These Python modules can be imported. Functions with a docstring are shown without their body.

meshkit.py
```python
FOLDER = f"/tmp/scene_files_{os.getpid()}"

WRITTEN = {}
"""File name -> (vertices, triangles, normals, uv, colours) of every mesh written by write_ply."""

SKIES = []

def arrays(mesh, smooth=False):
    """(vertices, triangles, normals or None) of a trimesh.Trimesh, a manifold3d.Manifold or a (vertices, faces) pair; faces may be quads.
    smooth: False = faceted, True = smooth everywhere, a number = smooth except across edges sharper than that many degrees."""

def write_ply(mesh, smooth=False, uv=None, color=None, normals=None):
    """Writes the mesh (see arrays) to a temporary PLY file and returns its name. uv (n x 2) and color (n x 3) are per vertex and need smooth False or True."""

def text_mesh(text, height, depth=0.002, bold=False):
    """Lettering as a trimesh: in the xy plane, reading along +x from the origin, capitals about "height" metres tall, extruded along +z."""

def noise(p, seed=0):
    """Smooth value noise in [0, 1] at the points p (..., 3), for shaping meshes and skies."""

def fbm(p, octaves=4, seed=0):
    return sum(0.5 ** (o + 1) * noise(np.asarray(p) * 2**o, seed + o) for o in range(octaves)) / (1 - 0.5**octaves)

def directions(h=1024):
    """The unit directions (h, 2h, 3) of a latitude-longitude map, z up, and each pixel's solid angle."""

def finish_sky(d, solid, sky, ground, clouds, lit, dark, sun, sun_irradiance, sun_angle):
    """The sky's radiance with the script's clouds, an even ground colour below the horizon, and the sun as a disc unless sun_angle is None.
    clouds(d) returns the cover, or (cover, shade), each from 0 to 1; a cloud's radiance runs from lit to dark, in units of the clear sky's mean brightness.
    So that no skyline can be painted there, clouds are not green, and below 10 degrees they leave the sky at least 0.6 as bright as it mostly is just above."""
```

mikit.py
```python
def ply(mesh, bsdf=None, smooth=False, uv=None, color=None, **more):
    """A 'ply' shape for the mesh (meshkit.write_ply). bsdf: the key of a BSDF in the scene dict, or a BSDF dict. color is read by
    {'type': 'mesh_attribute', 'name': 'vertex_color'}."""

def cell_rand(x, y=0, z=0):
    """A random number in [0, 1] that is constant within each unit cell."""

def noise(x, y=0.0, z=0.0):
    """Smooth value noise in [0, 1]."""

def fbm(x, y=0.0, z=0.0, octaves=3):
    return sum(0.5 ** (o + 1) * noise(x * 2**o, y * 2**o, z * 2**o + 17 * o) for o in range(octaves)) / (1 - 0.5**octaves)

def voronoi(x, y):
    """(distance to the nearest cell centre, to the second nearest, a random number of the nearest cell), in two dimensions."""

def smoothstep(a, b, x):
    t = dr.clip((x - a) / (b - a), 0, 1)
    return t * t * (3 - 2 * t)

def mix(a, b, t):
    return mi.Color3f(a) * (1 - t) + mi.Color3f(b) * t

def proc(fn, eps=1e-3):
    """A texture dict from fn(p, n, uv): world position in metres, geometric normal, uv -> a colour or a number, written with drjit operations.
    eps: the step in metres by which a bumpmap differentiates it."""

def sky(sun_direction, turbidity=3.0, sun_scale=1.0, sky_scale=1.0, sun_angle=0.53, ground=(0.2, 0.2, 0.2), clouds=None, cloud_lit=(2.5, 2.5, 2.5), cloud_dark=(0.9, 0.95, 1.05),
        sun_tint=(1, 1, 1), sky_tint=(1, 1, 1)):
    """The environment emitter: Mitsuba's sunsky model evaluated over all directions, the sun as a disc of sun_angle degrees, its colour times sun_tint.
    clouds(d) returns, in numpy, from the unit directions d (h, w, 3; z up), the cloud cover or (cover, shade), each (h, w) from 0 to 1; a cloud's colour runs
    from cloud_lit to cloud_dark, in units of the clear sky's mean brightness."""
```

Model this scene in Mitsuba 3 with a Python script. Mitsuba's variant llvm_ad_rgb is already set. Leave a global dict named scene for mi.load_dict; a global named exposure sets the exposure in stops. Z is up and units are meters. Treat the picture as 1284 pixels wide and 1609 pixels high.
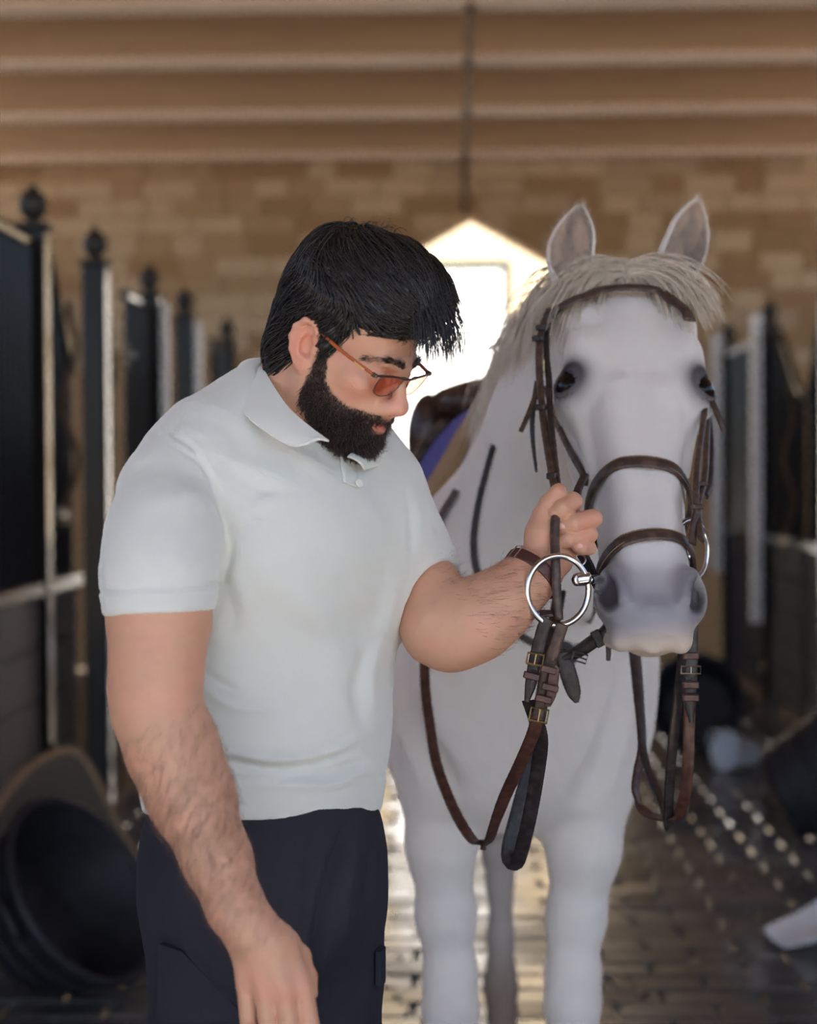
import math, random
import numpy as np, trimesh, shapely
import shapely.geometry as sg
import drjit as dr
import mitsuba as mi
import mikit, meshkit
from mikit import proc, fbm, noise, smoothstep, mix

# ------------------------------------------------------------------ camera, sky, sun, exposure
F = 2850.0                                   # focal length in pixels of the 1284 x 1609 frame
CAM = np.array([0.0, 0.0, 1.42])
def _basis():
    a, b, r = math.atan(59.5 / F), math.atan(73 / F), math.radians(0.35)
    W = np.array([-math.sin(b) * math.cos(a), math.cos(b) * math.cos(a), -math.sin(a)])
    R = np.cross(W, [0, 0, 1.0]); R /= np.linalg.norm(R)
    U = np.cross(R, W)
    return R * math.cos(r) - U * math.sin(r), U * math.cos(r) + R * math.sin(r), W
CR, CU, CW = _basis()
FOCUS = 2.36
exposure = 0.0
EXT = 1.0
T = mi.ScalarTransform4f
scene, labels = {}, {}
scene['camera'] = {
    'type': 'thinlens', 'fov': math.degrees(2 * math.atan(642 / F)), 'fov_axis': 'x',
    'aperture_radius': 0.0105, 'focus_distance': FOCUS, 'near_clip': 0.05, 'far_clip': 500.0,
    'to_world': T().look_at(origin=CAM.tolist(), target=(CAM + CW).tolist(), up=CU.tolist())}
SUN = (0.22, -0.62, 0.75)
scene['sky'] = mikit.sky(SUN, turbidity=3.5, sun_scale=1.3, sun_tint=(0.95, 1.0, 1.08), sky_scale=1.0, ground=(0.48, 0.45, 0.42), sky_tint=(1.02, 1.0, 0.97))
exposure = 3.1

def at(px, py, d):
    """The point that lies d metres in front of the camera on the line of sight through a pixel."""
    return CAM + d * (CW + CR * ((px - 642) / F) - CU * ((py - 804.5) / F))
def prj(p):
    q = np.asarray(p, float) - CAM
    w = q @ CW
    return 642 + F * (q @ CR) / w, 804.5 - F * (q @ CU) / w, w
def V(*a): return np.array(a, float)
def unit(v):
    v = np.asarray(v, float)
    return v / (np.linalg.norm(v) + 1e-12)
def smooth01(a, b, x):
    t = np.clip((x - a) / (b - a), 0, 1)
    return t * t * (3 - 2 * t)

# ------------------------------------------------------------------ scene entries
def numbered(key):
    if key not in scene and key not in labels: return key
    n = 1
    while f'{key}_{n:03d}' in scene or f'{key}_{n:03d}' in labels: n += 1
    return f'{key}_{n:03d}'
def put(name, shape, parent=None, label=None, cat=None, group=None, kind=None, exact=False):
    key = (parent + '__' if parent else '') + name
    if not exact: key = numbered(key)
    scene[key] = shape
    tag(key, label, cat, group, kind)
    return key
def tag(key, label=None, cat=None, group=None, kind=None):
    d = {k: v for k, v in (('label', label), ('category', cat), ('group', group), ('kind', kind)) if v}
    if d: labels[key] = {**labels.get(key, {}), **d}
    return key
def thing(name, label, cat, group=None):
    return tag(numbered(name), label, cat, group)
def P(mesh, bsdf, smooth=False, **k):
    return mikit.ply(mesh, bsdf, smooth=smooth, **k)

def srgb(*c):
    c = np.array(c, float) / 255
    return np.where(c <= 0.04045, c / 12.92, ((c + 0.055) / 1.055) ** 2.4).tolist()
def mat(key, color, rough=0.6, metal=0.0, spec=0.5, bump=None, bump_scale=1.0, two=True, **k):
    c = color if isinstance(color, dict) else {'type': 'rgb', 'value': list(color)}
    d = {'type': 'principled', 'base_color': c, 'roughness': rough, 'metallic': metal, 'specular': spec, **k}
    if bump is not None: d = {'type': 'bumpmap', 'arbitrary': bump, 'scale': bump_scale, 'bsdf': d}
    scene[key] = {'type': 'twosided', 'bsdf': d} if two else d
    return key
VC = {'type': 'mesh_attribute', 'name': 'vertex_color'}

# ------------------------------------------------------------------ mesh helpers
def box(lo, hi):
    lo, hi = np.asarray(lo, float), np.asarray(hi, float)
    m = trimesh.creation.box(hi - lo); m.apply_translation((lo + hi) / 2); return m
def bevel_box(lo, hi, b=0.004):
    """A box with chamfered edges: 24 corners, 44 triangles."""
    lo, hi = np.asarray(lo, float), np.asarray(hi, float)
    v = []
    for s in np.ndindex(2, 2, 2):
        s = np.array(s); c = np.where(s, hi, lo); e = np.where(s, -b, b)
        for k in range(3):
            q = c + e; q[k] = c[k]; v.append(q)
    return trimesh.convex.convex_hull(np.array(v))
def join(ms): return trimesh.util.concatenate([m for m in ms if m is not None and len(m.faces)])
def spline(pts, n):
    """Catmull-Rom through the points, n samples, even in arc length; extra columns (radii, widths) ride along."""
    p = np.asarray(pts, float)
    if len(p) == 2:
        t = np.linspace(0, 1, n)[:, None]; return p[0] * (1 - t) + p[1] * t
    q = np.vstack([2 * p[0] - p[1], p, 2 * p[-1] - p[-2]])
    out = []
    for i in range(len(p) - 1):
        a, b, c, d = q[i:i + 4]
        t = np.linspace(0, 1, 24, endpoint=False)[:, None]
        out.append(0.5 * (2 * b + (c - a) * t + (2 * a - 5 * b + 4 * c - d) * t**2 + (3 * b - a - 3 * c + d) * t**3))
    out = np.vstack(out + [p[-1:]])
    s = np.concatenate([[0], np.cumsum(np.linalg.norm(np.diff(out[:, :3], axis=0), axis=1))])
    x = np.linspace(0, s[-1], n)
    return np.stack([np.interp(x, s, out[:, k]) for k in range(out.shape[1])], 1)
def grid_faces(n, m, wrap=True):
    i, j = np.meshgrid(np.arange(n - 1), np.arange(m if wrap else m - 1), indexing='ij')
    a, b = i * m + j, i * m + (j + 1) % m
    c, d = a + m, b + m
    return np.vstack([np.stack([a, c, b], -1).reshape(-1, 3), np.stack([b, c, d], -1).reshape(-1, 3)])
def tube(pts, r, n=None, sides=10, cap=True, closed=False):
    p = np.asarray(pts, float)
    if p.shape[1] == 3: p = np.hstack([p, np.broadcast_to(np.asarray(r, float).reshape(-1, 1), (len(p), 1))])
    if n: p = spline(p, n)
    c, rad = p[:, :3], p[:, 3]
    t = np.gradient(c, axis=0)
    if closed: t[0] = t[-1] = c[1] - c[-2]
    t /= np.linalg.norm(t, axis=1, keepdims=True) + 1e-12
    u = np.cross(t[0], [0, 0, 1.0]); 
    if np.linalg.norm(u) < 1e-3: u = np.cross(t[0], [1.0, 0, 0])
    us = []
    for k in range(len(c)):
        u = u - t[k] * (u @ t[k]); u = unit(u); us.append(u)
    us = np.array(us); vs = np.cross(t, us)
    a = np.linspace(0, 2 * np.pi, sides, endpoint=False)
    v = c[:, None] + rad[:, None, None] * (us[:, None] * np.cos(a)[None, :, None] + vs[:, None] * np.sin(a)[None, :, None])
    v = v.reshape(-1, 3); f = grid_faces(len(c), sides)
    if cap and not closed:
        n0 = len(v); v = np.vstack([v, c[:1], c[-1:]]); k = np.arange(sides); l = (len(c) - 1) * sides
        f = np.vstack([f, np.stack([np.full(sides, n0), k, (k + 1) % sides], 1), np.stack([np.full(sides, n0 + 1), l + (k + 1) % sides, l + k], 1)])
    m = trimesh.Trimesh(v, f, process=False)
    return m
def strap(pts, normals, width, thick=0.004, n=60, closed=False, lift=0.0, bulge=0.0):
    """A leather strap: a rounded ribbon along the points; normals are the way its face looks at each point."""
    p = np.asarray(pts, float); w = np.broadcast_to(np.asarray(width, float).reshape(-1, 1), (len(p), 1))
    nn = np.broadcast_to(np.asarray(normals, float), (len(p), 3))
    if closed:
        p = np.vstack([p, p[:1]]); nn = np.vstack([nn, nn[:1]]); w = np.vstack([w, w[:1]])
    q = spline(np.hstack([p, nn, w]), n)
    c, nn, w = q[:, :3], q[:, 3:6], q[:, 6]
    t = np.gradient(c, axis=0)
    if closed: t[0] = t[-1] = c[1] - c[-2]
    t /= np.linalg.norm(t, axis=1, keepdims=True) + 1e-12
    nn = nn - t * (nn * t).sum(1, keepdims=True); nn /= np.linalg.norm(nn, axis=1, keepdims=True) + 1e-12
    s = np.cross(t, nn)
    c = c + nn * lift
    # profile: (across, out) in units of half width / thickness
    prof = np.array([[-1, .15], [-.93, .7], [-.8, .95], [-.4, 1 + bulge * .8], [0, 1 + bulge], [.4, 1 + bulge * .8], [.8, .95], [.93, .7], [1, .15], [.9, 0], [0, -.0], [-.9, 0]])
    v = c[:, None] + s[:, None] * (prof[None, :, :1] * w[:, None, None] / 2) + nn[:, None] * (prof[None, :, 1:] * thick)
    k = len(prof); v = v.reshape(-1, 3); f = grid_faces(len(c), k)
    if not closed:
        n0 = len(v); v = np.vstack([v, c[:1] + nn[:1] * thick / 2, c[-1:] + nn[-1:] * thick / 2]); i = np.arange(k); l = (len(c) - 1) * k
        f = np.vstack([f, np.stack([np.full(k, n0), i, (i + 1) % k], 1), np.stack([np.full(k, n0 + 1), l + (i + 1) % k, l + i], 1)])
    m = trimesh.Trimesh(v, f, process=False); m.invert() if m.is_watertight and m.volume < 0 else None
    return m
def lathe(prof, n=24, M=None):
    m = trimesh.creation.revolve(np.asarray(prof, float), sections=n)
    if M is not None: m.apply_transform(M)
    return m
def frame(o, x, y, z):
    M = np.eye(4); M[:3, 0], M[:3, 1], M[:3, 2], M[:3, 3] = x, y, z, o
    return M
def extrude(poly, h, M=None):
    ms = [trimesh.creation.extrude_polygon(g, h, engine='earcut') for g in getattr(poly, 'geoms', [poly]) if g.area > 1e-9]
    m = join(ms)
    if M is not None: m.apply_transform(M)
    return m

# ------------------------------------------------------------------ smooth solids: signed distances, joined softly, meshed by surface nets
def smin(a, b, k):
    h = np.maximum(k - np.abs(a - b), 0) / max(k, 1e-9)
    return np.minimum(a, b) - h * h * k * 0.25
class Solid:
    def __init__(self): self.p = []
    def add(self, fn, lo, hi, k=0.01, op='+'):
        self.p.append((fn, np.asarray(lo, float), np.asarray(hi, float), k, op)); return self
    def cone(self, a, b, ra, rb, k=0.012, op='+', flat=None):
        a, b = np.asarray(a, float), np.asarray(b, float); R = max(ra, rb)
        ba = (b - a).astype(np.float32); bb = float(ba @ ba) + 1e-9
        A = a.astype(np.float32)
        def fn(X, Y, Z):
            x, y, z = X - A[0], Y - A[1], Z - A[2]
            if flat is not None:
                n, s = flat; g = (1 / s - 1)
                t = np.clip((x * ba[0] + y * ba[1] + z * ba[2]) / bb, 0, 1)
                x, y, z = x - ba[0] * t, y - ba[1] * t, z - ba[2] * t
                q = (x * n[0] + y * n[1] + z * n[2]) * g
                x, y, z = x + q * n[0], y + q * n[1], z + q * n[2]
                return (np.sqrt(x * x + y * y + z * z) - (ra + (rb - ra) * t)) * (min(1, s) * .5 + .5)
            t = np.clip((x * ba[0] + y * ba[1] + z * ba[2]) / bb, 0, 1)
            return np.sqrt((x - ba[0] * t)**2 + (y - ba[1] * t)**2 + (z - ba[2] * t)**2) - (ra + (rb - ra) * t)
        m = R * (max(1, flat[1]) if flat else 1)
        return self.add(fn, np.minimum(a, b) - m, np.maximum(a, b) + m, k, op)
    def chain(self, pts, k=0.012, op='+', flat=None):
        for a, b in zip(pts[:-1], pts[1:]): self.cone(a[0], b[0], a[1], b[1], k, op, flat)
        return self
    def ball(self, c, r, k=0.012, op='+', axes=None):
        c = np.asarray(c, float); r = np.broadcast_to(np.asarray(r, float), 3).copy()
        A = np.eye(3) if axes is None else np.asarray(axes, float)     # rows: the ellipsoid's axes
        ext = np.sqrt(((A * r[:, None])**2).sum(0))
        A32, r32, c32 = A.astype(np.float32), r.astype(np.float32), c.astype(np.float32)
        def fn(X, Y, Z):
            x, y, z = X - c32[0], Y - c32[1], Z - c32[2]
            q = [(x * A32[i, 0] + y * A32[i, 1] + z * A32[i, 2]) / r32[i] for i in range(3)]
            k0 = np.sqrt(q[0]**2 + q[1]**2 + q[2]**2)
            k1 = np.sqrt((q[0] / r32[0])**2 + (q[1] / r32[1])**2 + (q[2] / r32[2])**2)
            return k0 * (k0 - 1) / (k1 + 1e-9)
        return self.add(fn, c - ext, c + ext, k, op)
    def field(self, lo, hi, h):
        ax = [np.arange(lo[i], hi[i] + h, h, dtype=np.float32) for i in range(3)]
        vol = np.full([len(a) for a in ax], 1.0, np.float32)
        for fn, plo, phi, k, op in self.p:
            pad = k + 2.5 * h
            s = [slice(max(0, int(np.searchsorted(ax[i], plo[i] - pad)) - 1), int(np.searchsorted(ax[i], phi[i] + pad)) + 1) for i in range(3)]
            if any(q.stop <= q.start for q in s): continue
            sub = vol[s[0], s[1], s[2]]
            if sub.size == 0: continue
            d = fn(ax[0][s[0]][:, None, None], ax[1][s[1]][None, :, None], ax[2][s[2]][None, None, :])
            vol[s[0], s[1], s[2]] = smin(sub, d, k) if op == '+' else -smin(-sub, d, k) if op == '-' else -smin(-sub, -d, k)
        return vol, ax
    def value(self, p):
        p = np.asarray(p, np.float32); v = np.full(len(p), 1.0, np.float32)
        for fn, plo, phi, k, op in self.p:
            pad = k + .02
            ok = ((p > plo - pad) & (p < phi + pad)).all(1)
            if not ok.any(): continue
            d = fn(p[ok, 0], p[ok, 1], p[ok, 2])
            v[ok] = smin(v[ok], d, k) if op == '+' else -smin(-v[ok], d, k) if op == '-' else -smin(-v[ok], -d, k)
        return v
    def mesh(self, lo, hi, h):
        vol, ax = self.field(lo, hi, h)
        return nets(vol, [a[0] for a in ax], h)
def nets(vol, o, h):
    """Naive surface nets of the zero level."""
    ins = vol < 0
    n = np.array(vol.shape)
    c = [ins[i:n[0] - 1 + i, j:n[1] - 1 + j, k:n[2] - 1 + k] for i, j, k in np.ndindex(2, 2, 2)]
    s = sum(x.astype(np.uint8) for x in c)
    act = (s > 0) & (s < 8)
    I = np.argwhere(act)
    idx = np.full(act.shape, -1, np.int32); idx[act] = np.arange(len(I))
    vals = np.stack([vol[I[:, 0] + i, I[:, 1] + j, I[:, 2] + k] for i, j, k in np.ndindex(2, 2, 2)], 1)
    corner = np.array(list(np.ndindex(2, 2, 2)), np.float32)
    acc, cnt = np.zeros((len(I), 3), np.float32), np.zeros(len(I), np.float32)
    for a in range(8):
        for ax in range(3):
            if corner[a, ax] == 0:
                b = a + (4, 2, 1)[ax]
                va, vb = vals[:, a], vals[:, b]
                x = (va < 0) != (vb < 0)
                t = np.where(x, va / np.where(x, va - vb, 1), 0)
                acc += np.where(x[:, None], corner[a] + t[:, None] * (corner[b] - corner[a]), 0); cnt += x
    v = (I + acc / np.maximum(cnt, 1)[:, None]) * h + np.array(o)
    fs = []
    for ax in range(3):
        sl0 = [slice(1, -1)] * 3; sl0[ax] = slice(0, -1)
        sl1 = [slice(1, -1)] * 3; sl1[ax] = slice(1, None)
        a, b = ins[tuple(sl0)], ins[tuple(sl1)]
        E = np.argwhere(a != b); flip = a[tuple(E.T)]
        E = E + np.array([0 if q == ax else 1 for q in range(3)])
        u, w = [(1, 2), (2, 0), (0, 1)][ax]
        def g(du, dw):
            q = E.copy(); q[:, u] -= du; q[:, w] -= dw
            return idx[tuple(q.T)]
        q0, q1, q2, q3 = g(1, 1), g(0, 1), g(0, 0), g(1, 0)
        Q = np.stack([q0, q1, q2, q3], 1)
        Q[~flip] = Q[~flip][:, ::-1]
        fs += [Q[:, [0, 1, 2]], Q[:, [0, 2, 3]]]
    f = np.vstack(fs); f = f[(f >= 0).all(1)]
    return trimesh.Trimesh(v.astype(float), f, process=False)
def vnormals(m): return meshkit.arrays(m, True)[2]
def cut_faces(m, drop):
    """Drops the faces whose centre the test says."""
    c = m.vertices[m.faces].mean(1); f = m.faces[~drop(c)]
    used = np.zeros(len(m.vertices), bool); used[f] = True
    re = np.cumsum(used) - 1
    return trimesh.Trimesh(m.vertices[used], re[f], process=False)
def relax(m, it=6):
    trimesh.smoothing.filter_taubin(m, lamb=0.5, nu=0.53, iterations=it); return m
# ------------------------------------------------------------------ the stable: floor, walls, ceiling, far doorway
rng = np.random.default_rng(7)
LX, RX = -1.50, 1.92            # the two stall fronts
END = 13.3                      # the far wall
ZB, ZC = 3.70, 4.25             # underside of the beams, of the deck
WX0, WX1 = -4.8, 5.2
Y0 = -1.9
def wet(p, n, uv):
    f = fbm(p.x * 3.1, p.y * 3.1, p.z * 2, octaves=3)
    g = fbm(p.x * 40, p.y * 40, p.z * 40, octaves=2)
    return mix(mi.Color3f(0.040, 0.040, 0.042), mi.Color3f(0.108, 0.107, 0.112), smoothstep(.3, .75, f) * .7 + g * .3)
def wet_rough(p, n, uv):
    return 0.11 + 0.27 * smoothstep(.45, .75, fbm(p.x * 1.7 + 3, p.y * 1.7, octaves=3))
mat('m_paver', proc(wet), rough=proc(wet_rough), spec=.95)
mat('m_joint', srgb(38, 34, 31), rough=.25, spec=.55)
mat('m_water', srgb(20, 20, 22), rough=.03, spec=.6)
BR = [(196, 168, 134), (186, 156, 120), (206, 180, 146), (170, 138, 102), (190, 164, 134), (200, 170, 130)]
for i, c in enumerate(BR): mat(f'm_brick_{i}', srgb(*c), rough=.9, spec=.2)
mat('m_mortar', srgb(180, 152, 120), rough=.95, spec=.2)
def beamc(p, n, uv):
    f = fbm(p.x * 1.2, p.y * .5, p.z * 9, octaves=4)
    return mix(mi.Color3f(*srgb(194, 162, 127)), mi.Color3f(*srgb(210, 180, 146)), f)
mat('m_beam', proc(beamc), rough=.8, spec=.3)
mat('m_batten', srgb(250, 228, 206), rough=.7)  # light on the beam undersides, put into a pale colour
mat('m_deck', srgb(160, 130, 98), rough=.9)
mat('m_plaster', srgb(190, 165, 135), rough=.9)
mat('m_cream', srgb(204, 191, 166), rough=.85)
mat('m_ground', srgb(224, 224, 222), rough=.9)
mat('m_conduit', srgb(92, 70, 52), rough=.6)

put('floor', P(box((WX0, Y0, -.12), (WX1, END, -.012)), 'm_joint'), kind='structure', exact=True)
# pavers: rows across the aisle
PL, PW, G = .27, .135, .010
def paver(x0, x1, y0, y1):
    z = rng.normal(0, .0022); m = bevel_box((x0, y0, -.05), (x1, y1, z), .007)
    v = m.vertices; top = v[:, 2] > -.02
    v[top, 2] += (v[top, 0] - (x0 + x1) / 2) * rng.normal(0, .010) + (v[top, 1] - (y0 + y1) / 2) * rng.normal(0, .014)
    m.vertices = v; return m
near, rest = [], []
for r in range(int((END - 1.2) / PW)):
    y = 1.2 + r * PW
    off = (r % 2) * PL / 2 - .03
    x = LX - off
    while x < RX:
        a, b = max(x, LX), min(x + PL, RX)
        if b - a > .05:
            m = paver(a + G / 2, b - G / 2, y + G / 2, y + PW - G / 2)
            px, py, d = prj(((a + b) / 2, y, 0))
            vis = d > 4.55 and -30 < px < 1300 and not (230 < px < 600)
            (near if vis and len(near) < 300 else rest).append(m)
        x += PL
for m in near: put('paver', P(m, 'm_paver'), 'floor')
put('paving', P(join(rest), 'm_paver'), 'floor', label='wet brick paving further along the aisle', kind='stuff')
# thin films of water that stand on the bricks and mirror the doorway
drops = []
def drop(px, py, r, slope):
    d = None
    q = at(px, py, 1.0) - CAM; d = (CAM[2] - .006) / -q[2]; c = CAM + q * d
    R = r / slope; rr = np.linspace(0, 1, 4)
    pr = [[x * r, (math.sqrt(R * R - (x * r)**2) - math.sqrt(R * R - r * r)) + .002] for x in rr][::-1]
    m = trimesh.creation.revolve(np.array([[r, -.002]] + pr), sections=10)
    m.apply_translation((c[0], c[1], .002)); drops.append(m)
SPOTS = [(1083, 1293), (1092, 1305), (1105, 1318), (1110, 1330), (1120, 1342), (1134, 1355), (1158, 1288), (1155, 1327), (1181, 1308), (1196, 1320),
         (1200, 1334), (1125, 1290), (1135, 1302), (1115, 1218), (1083, 1349), (1097, 1362), (1140, 1370), (1175, 1352), (1190, 1365), (1155, 1385), (1165, 1400),
         (1126, 1409), (1191, 1435), (1205, 1454), (1057, 1457), (1021, 1405), (988, 1343), (1000, 1372), (1014, 1485), (1036, 1352), (1055, 1311), (1244, 1375), (1260, 1390),
         (612, 1548), (625, 1562), (633, 1576), (640, 1588), (770, 1480), (655, 1470), (628, 1500), (745, 1405), (752, 1420), (620, 1438), (950, 1440), (962, 1476), (985, 1530), (1010, 1560), (1230, 1446), (1178, 1390), (1210, 1380)]
for px, py in SPOTS: drop(px, py, rng.uniform(.011, .017), .20)
put('water_drops', P(join(drops), 'm_water', smooth=True), label='small beads of standing water glinting on the wet brick floor', cat='water', kind='stuff')

# far wall: bricks about a pointed doorway
DC, DW, DE, DA = .13, .90, 2.79, 3.30      # centre, half width, eaves, apex
DOOR = sg.Polygon([(DC - DW, -.1), (DC + DW, -.1), (DC + DW, DE), (DC, DA), (DC - DW, DE)])
def MY(y): return frame((0, y, 0), (1, 0, 0), (0, 0, 1), (0, -1, 0))       # xy of a drawing -> x, z of the world, extruded towards the camera
wall = sg.box(WX0, 0, WX1, ZC).difference(DOOR)
put('wall_back', P(extrude(wall, .30, MY(END + .32)), 'm_mortar'), kind='structure', exact=True)
bricks = []
z = .0
while z < ZC - .02:
    h = rng.uniform(.125, .165); x = -3.6 - rng.uniform(0, .3)
    while x < 3.0:
        w = rng.uniform(.2, .42)
        b = sg.box(x + .007, z + .006, x + w - .007, min(z + h, ZC) - .006).difference(DOOR.buffer(.01, join_style=2))
        if b.area > .004: bricks.append((b, x + w / 2, z + h / 2))
        x += w
    z += h
bricks.sort(key=lambda b: -(2 * (b[2] > 2.15) + (b[2] > 1.5) * (abs(b[1] - .2) > 1.2)))
bmesh = []
for i, (b, x, z) in enumerate(bricks):
    m = extrude(b, rng.uniform(.008, .034), MY(END + .022))
    k = int(6 * meshkit.noise(np.array([x * 1.3, z * 1.6, .5])) + rng.uniform(-1, 1.2)) % 6
    if i < 300: put('brick', P(m, f'm_brick_{k}'), 'wall_back')
    else: bmesh.append(m)
put('brickwork', P(join(bmesh), 'm_brick_1'), 'wall_back', label='lower tan brickwork of the end wall', kind='stuff')
for nm, x0, x1 in (('wall_left', WX0 - .2, WX0), ('wall_right', WX1, WX1 + .2)):        # open above breast height between piers
    ms = [box((x0, Y0, 0), (x1, END + .3, 2.5)), box((x0, Y0, 3.95), (x1, END + .3, ZC))]
    ms += [box((x0, y - .15, 2.5), (x1, y + .15, 3.95)) for y in np.linspace(Y0 + .15, END + .15, 5)]
    put(nm, P(join(ms), 'm_plaster'), kind='structure', exact=True)
put('ceiling', P(box((WX0 - .2, Y0, ZC), (WX1 + .2, END + .4, ZC + .12)), 'm_deck'), kind='structure', exact=True)
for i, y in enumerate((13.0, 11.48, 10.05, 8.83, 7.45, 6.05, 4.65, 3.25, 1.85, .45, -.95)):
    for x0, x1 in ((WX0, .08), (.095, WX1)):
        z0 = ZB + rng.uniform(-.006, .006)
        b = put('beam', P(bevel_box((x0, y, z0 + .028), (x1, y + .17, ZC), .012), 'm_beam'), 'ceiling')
        put('lit_strip', P(bevel_box((x0, y - .012, z0), (x1, y + .185, z0 + .03), .006), 'm_batten'), b, label='pale strip added for the lit underside of the beam')  # added strip that stands for the beam's lit underside
cd = thing('conduit', 'thin brown conduit running along under the ceiling beams towards the end wall', 'conduit')
put('pipe', P(tube([(.088, 8.9, ZB - .018), (.088, END - .06, ZB - .018), (.088, END - .01, ZB - .06), (.088, END - .01, 3.32)], .018, sides=10), 'm_conduit', smooth=40), cd)
for y in (8.92, 10.14, 11.57, 13.08): put('clip', P(bevel_box((.055, y - .02, ZB - .014), (.121, y + .02, ZB + .012), .003), 'm_conduit'), cd)

# outside the doorway: sunlit ground, the porch with its own opening
put('ground', P(box((-40, END + .3, -.14), (40, 70, -.02)), 'm_ground'), kind='structure', exact=True)
PY = 16.6
porch = sg.box(-3.2, 0, 3.2, 4.6).difference(sg.box(-.62, -.1, .52, 3.36))
pw = thing('porch_wall', 'sunlit cream porch wall seen through the pointed doorway', 'wall')
put('face', P(extrude(porch, .25, MY(PY + .25)), 'm_cream'), pw)
mat('m_gate', srgb(50, 62, 58), rough=.5)
gf = thing('gate_frame', 'dark thin metal frame in the bright porch opening beyond the doorway', 'gate')
put('lintel', P(bevel_box((-.62, PY - .05, 3.27), (.52, PY + .03, 3.36), .006), 'm_gate'), gf)
put('jamb', P(bevel_box((.44, PY - .05, -.05), (.52, PY + .03, 3.27), .006), 'm_gate'), gf)
put('jamb', P(bevel_box((-.62, PY - .03, -.05), (-.56, PY + .03, 3.27), .006), 'm_gate'), gf)
mat('m_far', srgb(240, 240, 240), rough=.9)
fb = thing('far_building', 'overexposed pale building across the yard beyond the porch', 'building')
put('facade', P(box((-14, 34, -.05), (14, 36, 7)), 'm_far'), fb)
put('parapet', P(box((-14.2, 33.8, 7), (14.2, 36.2, 7.4)), 'm_cream'), fb)

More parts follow.
